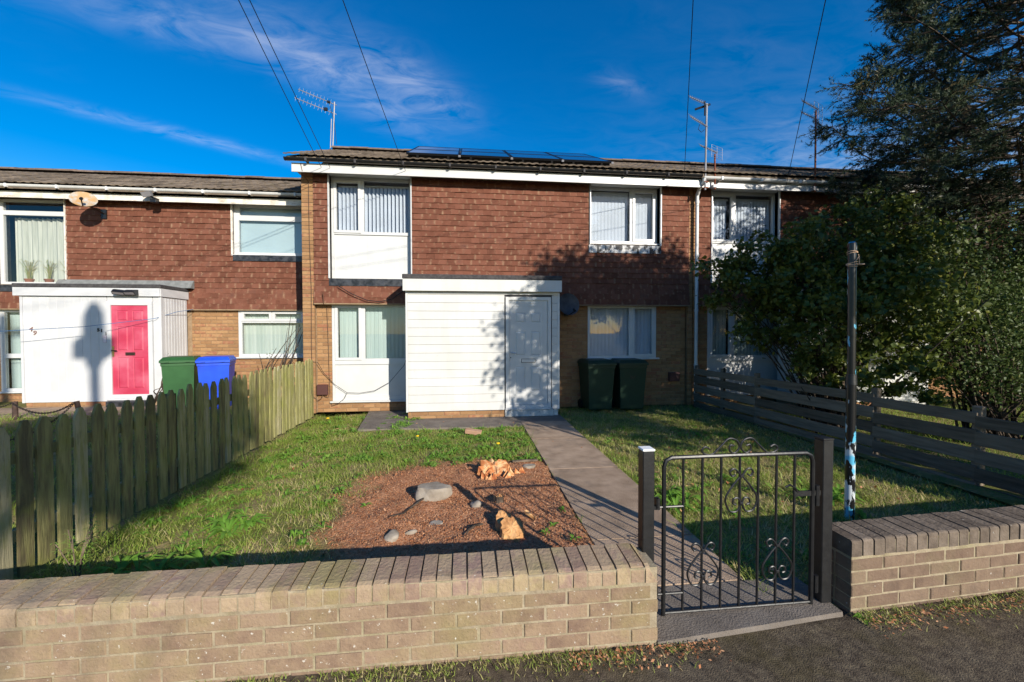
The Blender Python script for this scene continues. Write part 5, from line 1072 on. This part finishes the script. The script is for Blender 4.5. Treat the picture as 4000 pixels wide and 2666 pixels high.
def lawn_grass():
    N = 230000; x = RNG.uniform(-3.02, 5.0, N); y = RNG.uniform(2.3, 8.6, N)
    clump = hnoise(x * 1.3 + 5, y * 1.5) + .6 * hnoise(x * 3.1, y * 3.4 + 2)
    wob = .05 * hnoise(x * 2 + 4, y * 3.1) + .03 * hnoise(y * 7, x * 5); onpath = ((x > .96 + wob) & (x < 1.77 + wob) & (y < 7.4)) | ((x > -1.98) & (x < 1.78) & (y > 7.03)) | ((x > -1.8) & (x < 1.8) & (y > 6.97))
    so = soilmask(x, y); fenceR = x < 4.9 + (8.5 - y) * .07
    keep = (~onpath) & fenceR & (RNG.uniform(0, 1, N) > so * 1.6) & (RNG.uniform(0, 1, N) < np.clip(.60 + .55 * clump, .12, 1))
    dens = np.clip(1.25 - .10 * (y - 2.3), .45, 1); keep &= RNG.uniform(0, 1, N) < dens * (1 - .6 * np.exp(-((x + 1.35) ** 2 + (y - 3.42) ** 2) / .16))
    x, y, clump = x[keep], y[keep], clump[keep]; n = len(x); pos = np.stack([x, y, gh(x, y) - .004], -1)
    right = ss(1.6, 2.2, x); dry = np.clip(.52 - .5 * hnoise(x * 1.5 - 3, y * 1.9 + 7) - .3 * hnoise(x * 5, y * 5.5) + .36 * right + .7 * np.exp(-((x + 1.35) ** 2 + (y - 3.42) ** 2) / .16) + .4 * np.exp(-((x + 1.6) ** 2 + (y - 4.6) ** 2) / .3) , 0, 1)
    h = RNG.uniform(.025, .065, n) * (1 + .5 * np.clip(clump, 0, 1)) ; tall = RNG.uniform(0, 1, n) < .03; h[tall] *= 1.9; edge = (np.abs(x - .93) < .05) | (np.abs(x - 1.83) < .06); h[edge] *= 1.35
    fe = (x < -2.8); h[fe] *= 1.5
    w = RNG.uniform(.004, .0095, n); bend = h * RNG.uniform(.4, 1.5, n); V, F = blades(n, pos, h, w, bend)
    r = np.clip(RNG.normal(.30, .19, n) + .8 * (dry - .42) * (RNG.uniform(0, 1, n) < .8), 0, 1); o = npobj('lawn_grass', V, F, MT['grass'], None, np.repeat(r, 6)); tag(o, kind='stuff')
    # left garden grass
    n = 16000; x = RNG.uniform(-12, -3.2, n); y = RNG.uniform(3, 8.0, n); z = -.08 + .28 * ss(-3.1, -4.4, x); pos = np.stack([x, y, z], -1); h = RNG.uniform(.04, .12, n); V, F = blades(n, pos, h, RNG.uniform(.006, .012, n), h * RNG.uniform(.4, 1.2, n)); tag(npobj('side_grass', V, F, MT['grass'], None, np.repeat(np.clip(RNG.normal(.3, .15, n), 0, 1), 6)), kind='stuff')
    n = 16000; x = RNG.uniform(5.4, 13, n); y = RNG.uniform(2.4, 7.6, n); pos = np.stack([x, y, np.full(n, .02)], -1); h = RNG.uniform(.04, .12, n); V, F = blades(n, pos, h, RNG.uniform(.006, .012, n), h * RNG.uniform(.4, 1.2, n)); tag(npobj('far_grass', V, F, MT['grass'], None, np.repeat(np.clip(RNG.normal(.3, .15, n), 0, 1), 6)), kind='stuff')
    # moss and litter along the foot of the walls
    n = 7000; x = np.concatenate([RNG.uniform(-2.6, 1.15, 4200), RNG.uniform(2.2, 4.6, 2800)]); off_ = np.abs(RNG.normal(0, .07, n)); y0 = np.where(x < 1.6, 2.01, 2.11 + (x - 2.2) * .055); y = y0 - off_; pos = np.stack([x, y, np.full(n, -.008)], -1); keep = hnoise(x * 2.3, y * 3) + .35 > RNG.uniform(-.4, .5, n); pos = pos[keep]; n = len(pos)
    h = RNG.uniform(.008, .03, n); V, F = blades(n, pos, h, RNG.uniform(.003, .006, n), h * RNG.uniform(.5, 2, n)); tag(npobj('wall_foot_moss', V, F, MT['grass'], None, np.repeat(np.clip(RNG.normal(.6, .25, n), 0, 1), 6)), kind='stuff')
lawn_grass()
def rosette(x, y, z, n, L_, w, rise, V, F, R, tone, jag=False):
    for k in range(n):
        a = random.uniform(0, 2 * PI); l = L_ * random.uniform(.6, 1.1); up = rise * random.uniform(.5, 1.3); d = Vector((math.cos(a), math.sin(a), 0)); s_ = Vector((-d.y, d.x, 0)); b = len(V); r = min(1, max(0, tone + random.uniform(-.25, .25)))
        prof = [(0, .15), (.3, .75), (.55, 1), (.8, .75), (1, .08)]
        for t, k2 in prof:
            ww = w * k2 * (random.uniform(.55, 1.1) if jag else 1) / 2; c = Vector((x, y, z)) + d * l * t + Vector((0, 0, up * math.sin(min(1, t * 1.15) * 2.4) * .9 + .004)); V += [c - s_ * ww + Vector((0, 0, ww * .35)), c, c + s_ * ww + Vector((0, 0, ww * .35))]; R += [r] * 3
        for i in range(4): F += [(b + 3 * i, b + 3 * i + 1, b + 3 * i + 4, b + 3 * i + 3), (b + 3 * i + 1, b + 3 * i + 2, b + 3 * i + 5, b + 3 * i + 4)]
def weeds():
    V, F, R = [], [], []
    def put(x, y, n, L_, w, rise, tone, jag=False): rosette(x, y, float(gh(x, y)), n, L_, w, rise, V, F, R, tone, jag)
    for k in range(480):                                   # broad weeds at the far edge of the soil and along the path
        x = random.uniform(-.8, .92); y = random.uniform(5.0, 6.95)
        if abs(float(hnoise(x * 2.2, y * 2.2))) > random.uniform(0, .55): put(x, y, random.randint(6, 11), random.uniform(.06, .13), random.uniform(.014, .03), random.uniform(.02, .06), random.uniform(.2, .7), True)
    for k in range(620):
        x = random.uniform(-2.95, -.9); y = random.uniform(3.2, 8.3)
        if float(hnoise(x * 1.7 + 4, y * 1.9)) > random.uniform(-.3, .4) and float(soilmask(x, y)) < .4: put(x, y, random.randint(5, 10), random.uniform(.06, .16), random.uniform(.012, .03), random.uniform(.02, .06), random.uniform(.2, .8), random.random() < .5)
    for k in range(420):
        x = random.uniform(1.85, 4.2); y = random.uniform(2.6, 6.8)
        if float(hnoise(x * 1.9 + 1, y * 1.6)) > random.uniform(-.2, .5): put(x, y, random.randint(5, 9), random.uniform(.06, .16), random.uniform(.010, .024), random.uniform(.02, .06), random.uniform(.2, .8), random.random() < .3)
    for (x, y) in ((-2.0, 3.62), (-1.9, 3.7), (-2.1, 3.75), (-2.3, 3.1), (-2.45, 3.15), (-2.15, 3.05), (-1.85, 3.08), (1.93, 3.75), (2.0, 3.9), (1.9, 3.55), (2.08, 3.7), (3.55, 3.55), (3.7, 3.7), (3.4, 3.5), (3.3, 3.62)): put(x, y, 14, .2, .032, .09, .35)
    for (x, y) in ((.62, 3.2), (.70, 3.3), (.80, 3.05), (.86, 3.6), (-.95, 3.9), (2.25, 2.08)): put(x, y, 8, .07, .02, .02, .4, True)
    tag(npobj('weeds', np.array([v[:] for v in V]), np.array(F), MT['weed'], None, R), kind='stuff')
    # tall seeding weed by the fence
    t = thing('tall_weed', (-2.62, 3.02, -.08), 'straggly tall weed gone to seed against the near picket fence', 'weed'); mb = MB(); V, F, R = [], [], []
    for k in range(9):
        a = random.uniform(0, 2 * PI); h = random.uniform(.25, .5); top = Vector((-2.62 + .10 * math.cos(a), 3.02 + .08 * math.sin(a), -.08 + h)); mb.tube([(-2.62, 3.02, -.1), (-2.62 + .03 * math.cos(a), 3.02 + .03 * math.sin(a), -.08 + h * .5), top], .003, 5)
        for q in range(16):
            f = random.uniform(.3, 1); c = Vector((-2.62, 3.02, -.1)).lerp(top, f); rosette(c.x, c.y, c.z, 1, .05, .007, .02, V, F, R, .9)
    mb.build('stem', MT['twig'], t); npobj('leaves', np.array([v[:] for v in V]), np.array(F), MT['weed'], t, R)
    for i, (x, y, s_) in enumerate(((.42, 5.72, .028), (-2.62, 8.0, .03), (-.75, 6.2, .024))):
        z = float(gh(x, y)) + .09; d = thing('dandelion', (x, y, z - .09), ('yellow dandelion in the weeds behind the splintered stump', 'yellow dandelion in the grass below the meter box', 'yellow dandelion in the grass in front of the porch')[i], 'flower', 'dandelions')
        MB().tube([(x, y, z - .1), (x, y, z)], .003, 5).build('stalk', MT['weed'], d); bm = bmesh.new(); bmesh.ops.create_icosphere(bm, subdivisions=2, radius=s_); [setattr(v, 'co', Vector((v.co.x, v.co.y, v.co.z * .5)) + Vector((x, y, z))) for v in bm.verts]; MB().bm(bm).build('bloom', MT['petal'], d)
weeds()
def chips():
    n = 260; x = np.concatenate([RNG.uniform(1.9, 4.8, 200), RNG.uniform(-2.9, 1.8, 60)]); y = RNG.uniform(2.5, 7.5, n); az = RNG.uniform(0, PI, n); L_ = RNG.uniform(.012, .028, n)
    c = np.stack([x, y, gh(x, y) + .028], -1); d = np.stack([np.cos(az), np.sin(az), RNG.normal(0, .3, n)], -1) * L_[:, None]; s_ = np.stack([-np.sin(az), np.cos(az), RNG.normal(0, .3, n)], -1) * L_[:, None] * .6
    V = np.stack([c - d, c - s_, c + d, c + s_], 1).reshape(-1, 3); F = (np.arange(n) * 4)[:, None] + np.array([[0, 1, 2, 3]]); tag(npobj('fallen_leaves', V, F, MT['chip'], None, np.repeat(RNG.uniform(.3, 1, n), 4)), kind='stuff')
    N = 34000; x = RNG.uniform(-1.4, 1.0, N); y = RNG.uniform(2.25, 5.5, N); keep = RNG.uniform(0, 1, N) < soilmask(x, y) * .9 + .01; x, y = x[keep], y[keep]; n = len(x)
    L_ = RNG.uniform(.003, .010, n) * np.where(RNG.uniform(0, 1, n) < .05, 2.2, 1); w = L_ * RNG.uniform(.18, .55, n); az = RNG.uniform(0, PI, n); c = np.stack([x, y, gh(x, y) + .004], -1)
    d = np.stack([np.cos(az), np.sin(az), RNG.normal(0, .3, n)], -1) * L_[:, None]; s_ = np.stack([-np.sin(az), np.cos(az), RNG.normal(0, .2, n)], -1) * w[:, None]; up = np.array([0, 0, .006]) * RNG.uniform(.4, 1.4, n)[:, None]
    V = np.stack([c - d - s_, c + d - s_ * .6, c + d * .8 + s_, c - d * .9 + s_ * .7, c + up], 1).reshape(-1, 3); b = (np.arange(n) * 5)[:, None]; F = np.concatenate([b + np.array([[0, 1, 4]]), b + np.array([[1, 2, 4]]), b + np.array([[2, 3, 4]]), b + np.array([[3, 0, 4]])], 0)
    tag(npobj('wood_chips', V, F, MT['chip'], None, np.repeat(RNG.uniform(0, 1, n), 5)), kind='stuff')
    n = 420; x = np.concatenate([RNG.uniform(-1.3, 1.0, 220), RNG.uniform(1.85, 4.5, 200)]); y = np.concatenate([RNG.uniform(2.6, 5.4, 220), RNG.uniform(2.5, 6.5, 200)]); pos = np.stack([x, y, gh(x, y) + .008], -1)      # dry straws
    h = RNG.uniform(.005, .03, n); V, F = blades(n, pos, h, RNG.uniform(.002, .004, n), RNG.uniform(.06, .2, n)); tag(npobj('dry_straw', V, F, MT['grass'], None, np.repeat(RNG.uniform(.85, 1, n), 6)), kind='stuff')
    n = 700; x = np.concatenate([RNG.uniform(2.2, 4.2, 400), RNG.uniform(.5, 1.3, 300)]); y = np.where(x > 2, 2.06 + (x - 2.2) * .055, 2.0) - np.abs(RNG.normal(0, .06, n)); az = RNG.uniform(0, PI, n); L_ = RNG.uniform(.004, .013, n)
    c = np.stack([x, y, np.full(n, .0)], -1); d = np.stack([np.cos(az), np.sin(az), RNG.normal(0, .2, n)], -1) * L_[:, None]; s_ = np.stack([-np.sin(az), np.cos(az), RNG.normal(0, .3, n)], -1) * L_[:, None] * .5
    V = np.stack([c - d, c - s_, c + d, c + s_], 1).reshape(-1, 3) + [0, 0, .004]; F = (np.arange(n) * 4)[:, None] + np.array([[0, 1, 2, 3]]); tag(npobj('leaf_litter', V, F, MT['chip'], None, np.repeat(RNG.uniform(0, 1, n), 4)), kind='stuff')
chips()

# ------------------------------------------------------------------ bushes and trees
def leaf_cloud(P, size, droop=.5):
    """P: (n,3) centres. Each leaf a folded pointed oval of 4 quads-as-tris"""
    n = len(P); az = RNG.uniform(0, 2 * PI, n); pit = RNG.normal(-droop, .5, n); d = np.stack([np.cos(az) * np.cos(pit), np.sin(az) * np.cos(pit), np.sin(pit)], -1)
    q = RNG.normal(0, 1, (n, 3)); s_ = np.cross(d, q); s_ /= np.linalg.norm(s_, axis=1)[:, None] + 1e-9; nn = np.cross(s_, d); L_ = (size * RNG.uniform(.6, 1.2, n))[:, None]; w = L_ * .36; f = .12 * L_
    V = np.stack([P - d * L_ * .5, P - d * L_ * .12 - s_ * w + nn * f, P + d * L_ * .5, P - d * L_ * .12 + s_ * w + nn * f, P + d * L_ * .15 - nn * f * .3], 1).reshape(-1, 3)
    b = (np.arange(n) * 5)[:, None]; F = np.concatenate([b + np.array([[0, 4, 1]]), b + np.array([[1, 4, 2]]), b + np.array([[2, 4, 3]]), b + np.array([[3, 4, 0]])], 0); return V, F
def grow(origin, lobes, nstem, seed, mb, r0=.02):
    """stems from the origin into the lobes; returns sample points along them"""
    rs = random.Random(seed); pts = []
    for k in range(nstem):
        c, r = rs.choice(lobes); end = Vector(c) + Vector((rs.gauss(0, .45) * r[0], rs.gauss(0, .45) * r[1], rs.gauss(0, .4) * r[2])); st = Vector(origin) + Vector((rs.uniform(-.25, .25), rs.uniform(-.25, .25), 0))
        mid = st.lerp(end, .5) + Vector((rs.uniform(-.15, .15), rs.uniform(-.15, .15), .15)); path = smooth_path([st, st.lerp(mid, .5) + Vector((rs.uniform(-.05, .05),) * 3), mid, end], 4); m_ = len(path)
        mb.tube(path, [r0 * (1 - .85 * i / m_) for i in range(m_)], 5); pts += path[m_ // 3:]
    return pts
def bush(name, loc, lobes, n, size, label, cat, m, seed, nstem=60, droop=.5, keep=None, group=None, clump=60):
    t = thing(name, loc, label, cat, group); mb = MB(); grow(loc, lobes, nstem, seed, mb); mb.build('branches', MT['bark'], t)
    vol = np.array([l[1][0] * l[1][1] * l[1][2] for l in lobes]); cnt = RNG.multinomial(n, vol / vol.sum()); P = []
    for (c, r), k in zip(lobes, cnt):
        kc = max(4, k // clump); u = RNG.normal(0, 1, (kc, 3)); u /= np.linalg.norm(u, axis=1)[:, None]; rad = RNG.uniform(.3, 1.2, kc) ** .7; cc = np.array(c) + u * rad[:, None] * np.array(r)      # leaf clumps near the lobe's skin
        sz = np.array(r).mean() * RNG.uniform(.10, .26); P.append(np.repeat(cc, k // kc + 1, 0)[:k] + RNG.normal(0, sz, (k, 3)) * np.array([1, 1, .8]))
    P = np.concatenate(P); P = P[P[:, 2] > .05]
    if keep is not None: P = P[keep(P)]
    V, F = leaf_cloud(P, np.full(len(P), size), droop); r = np.clip(RNG.beta(2, 2.6, len(P)) * .95 + (RNG.uniform(0, 1, len(P)) < .03) * .4, 0, 1); npobj('foliage', V, F, m, t, np.repeat(r, 5)); return t
bush('lilac_bush', (5.75, 6.0, 0), [((4.75, 6.35, 2.35), (.75, .65, .75)), ((5.35, 6.1, 2.75), (.7, .7, .7)), ((6.1, 6.2, 2.95), (.75, .7, .65)), ((5.3, 5.7, 1.75), (.75, .7, .7)), ((6.3, 5.5, 2.1), (.8, .7, .8)), ((5.0, 6.45, 1.9), (.5, .5, .45)), ((6.8, 6.0, 2.7), (.7, .7, .7)), ((5.35, 5.5, 1.05), (.45, .45, .45)), ((4.35, 6.7, 2.6), (.42, .35, .35)), ((7.4, 6.4, 2.9), (.7, .6, .6)), ((7.3, 6.5, 3.5), (.7, .6, .6)), ((6.4, 6.5, 3.3), (.5, .5, .4)), ((6.0, 5.1, 1.2), (.6, .5, .6))],
     24000, .09, 'large dark leafy bush hanging over the board fence', 'bush', MT['leaf'], 3, 70)
bush('shrub', (7.4, 5.0, 0), [((7.3, 5.2, 1.3), (.8, .6, .9)), ((8.3, 5.5, 1.5), (.9, .7, .9)), ((7.9, 4.6, .8), (.7, .6, .5)), ((7.2, 5.7, 2.2), (.8, .6, .8)), ((8.4, 6.2, 2.7), (.9, .7, .9)), ((9.3, 6.0, 2.2), (.8, .7, .9))], 26000, .055, 'small leaved shrub under the conifer behind the board fence', 'shrub', MT['leaf_small'], 5, 70)
bush('shrub', (6.9, 7.5, 0), [((6.6, 7.5, 1.4), (.4, .4, .7)), ((7.3, 7.4, 1.6), (.5, .4, .7))], 1500, .05, 'thin shrub in front of the right house wall', 'shrub', MT['leaf_small'], 6, 40)

def conifer(loc, H, label, seed, cut=None):
    t = thing('conifer_tree', loc, label, 'tree'); rs = random.Random(seed); L0 = Vector(loc)
    tp = [L0 + Vector((.25 * math.sin(k * .5), .2 * math.cos(k * .7), H * k / 8)) for k in range(9)]
    MB().tube(tp, [.17 * (1 - .85 * k / 8) for k in range(9)], 9).build('trunk', MT['bark'], t, True)
    MB().tube([L0 + Vector((0, 0, .2)), L0 + Vector((.5, -.2, 1.6)), L0 + Vector((.8, -.3, 3.2)), L0 + Vector((.9, -.3, 5.5))], [.12, .1, .08, .03], 8).build('limb', MT['bark'], t, True)
    br = MB(); shoots = []; dead = MB()
    def at(z): k = max(0, min(7.99, z / H * 8)); i = int(k); return tp[i].lerp(tp[i + 1], k - i)
    nb = 210
    for k in range(nb):
        z = .9 + (H - 1.2) * (k / nb) ** .92; a = k * 2.399 + rs.uniform(-.4, .4); reach = (4.2 if z < 5.4 else max(.5, 4.2 - (z - 5.4) * .56)) * rs.uniform(.55, 1.03)
        if k % 3 == 0 and 2.3 < z < 5.7: a = PI + rs.uniform(-.4, .45); reach = 4.0 * rs.uniform(.80, 1.03)
        s0 = at(z); d = Vector((math.cos(a), math.sin(a), 0)); reach = min(reach, max(.35, (8.0 - s0.y) / d.y)) if (d.y > .05 and z < 6.5) else reach; end = s0 + d * reach + Vector((0, 0, rs.uniform(-.25, .75))); mid = s0 + d * reach * .5 + Vector((0, 0, rs.uniform(-.35, .05)))
        path = smooth_path([s0, mid, s0 + d * reach * .8 + Vector((0, 0, rs.uniform(-.2, .4))), end], 5); m_ = len(path); br.tube(path, [max(.004, .03 * (1 - .9 * i / m_)) for i in range(m_)], 5)
        side = Vector((-d.y, d.x, 0))
        for i in range(3, m_):
            f = i / m_
            for q in range(rs.randint(3, 5)):
                sg = rs.choice((-1, 1)); l = (.75 - .3 * f) * rs.uniform(.4, 1.1); e = path[i] + side * sg * l * .8 + d * l * .6 + Vector((0, 0, rs.uniform(-.22, .2)))
                if f < .40: dead.tube([path[i], path[i].lerp(e, .6) + Vector((0, 0, .03)), e], [.006, .004, .0025], 4)
                else:
                    br.tube([path[i], path[i].lerp(e, .6) + Vector((0, 0, .03)), e], [.007, .005, .003], 4)
                    for w in range(6): 
                        g = .25 + .75 * w / 5; p = path[i].lerp(e, g); shoots.append((p, (e - path[i]).normalized() + Vector((rs.gauss(0, .55), rs.gauss(0, .55), rs.gauss(0, .35)))))
    br.build('branches', MT['bark'], t); dead.build('dead_twigs', MT['twig'], t)
    P = np.array([s_[0][:] for s_ in shoots]); Dv = np.array([s_[1][:] for s_ in shoots]); Dv /= np.linalg.norm(Dv, axis=1)[:, None]; n = len(P); nn = 15
    L_ = RNG.uniform(.10, .20, n); u = RNG.normal(0, 1, (n, nn, 3)); u -= (u * Dv[:, None]).sum(-1, keepdims=True) * Dv[:, None]; u /= np.linalg.norm(u, axis=2, keepdims=True) + 1e-9
    tt = RNG.uniform(0, 1, (n, nn, 1)); b0 = P[:, None] + Dv[:, None] * (L_[:, None, None] * tt); ln = RNG.uniform(.032, .06, (n, nn, 1)); tip = b0 + u * ln + Dv[:, None] * ln * .9; sd = np.cross(u, Dv[:, None]) * .0065
    V = np.stack([b0 - sd, b0 + sd, tip], 2).reshape(-1, 3); F = np.arange(len(V)).reshape(-1, 3); r = np.clip(RNG.beta(2, 3, n) + (RNG.uniform(0, 1, n) < .06) * .5, 0, 1); npobj('needles', V, F, MT['needle'], t, np.repeat(r, nn * 3)); return t
conifer((10.9, 7.1, 0), 11.3, 'tall sparse conifer rising out of the top right corner', 21)

def street_tree(loc, lobes, n, label, seed, size=.10):
    t = bush('street_tree', loc, lobes, n, size, label, 'tree', MT['leaf_small'], seed, 40); MB().tube([loc, (loc[0], loc[1], 2.5), tuple(lobes[0][0])], [.16, .12, .05], 10).build('trunk', MT['bark'], t, True); return t
street_tree((7.8, .6, 0), [((6.6, 1.0, 5.6), (1.3, .8, 1.0)), ((7.8, 1.0, 5.75), (1.1, .8, .95)), ((5.8, .9, 5.15), (.8, .6, .95)), ((4.85, 1.0, 4.2), (.55, .5, 1.1)), ((6.9, 1.0, 5.2), (.5, .5, .5)), ((8.7, 1.2, 5.2), (.8, .7, .9)), ((7.2, 1.0, 4.2), (1.5, .7, .8)), ((5.7, 1.0, 2.85), (1.15, .6, .65))], 40000, 'leafy street tree out of view at the right of the viewer', 31, .12)
bush('roadside_shrub', (7.2, 1.1, 0), [((6.9, 1.1, 1.5), (.8, .5, .9)), ((7.9, 1.2, 1.6), (.8, .5, .9))], 5000, .10, 'leafy roadside shrub out of view at the right of the viewer', 'shrub', MT['leaf_small'], 33, 24)
street_tree((1.7, -8.6, 0), [((3.35, -8.0, 6.42), (.95, .9, .9)), ((2.5, -8.2, 6.45), (1.0, .8, .85)), ((1.5, -8.2, 6.5), (.8, .7, .7))], 22000, 'leafy street tree across the road behind the viewer', 32, .12)
def left_shrub():
    bush('bare_shrub', (-4.0, 8.9, .15), [((-4.0, 8.9, .9), (.5, .2, .5)), ((-3.6, 9.1, 1.6), (.2, .15, .7))], 70, .035, 'nearly bare shrub below the window behind the picket fence', 'shrub', MT['leaf_small'], 8, 13)
    bush('bare_shrub', (-5.75, 8.45, .15), [((-5.7, 8.5, .8), (.15, .1, .4))], 30, .03, 'thin twiggy shrub at the corner of the left porch', 'shrub', MT['leaf_small'], 9, 12)
left_shrub()
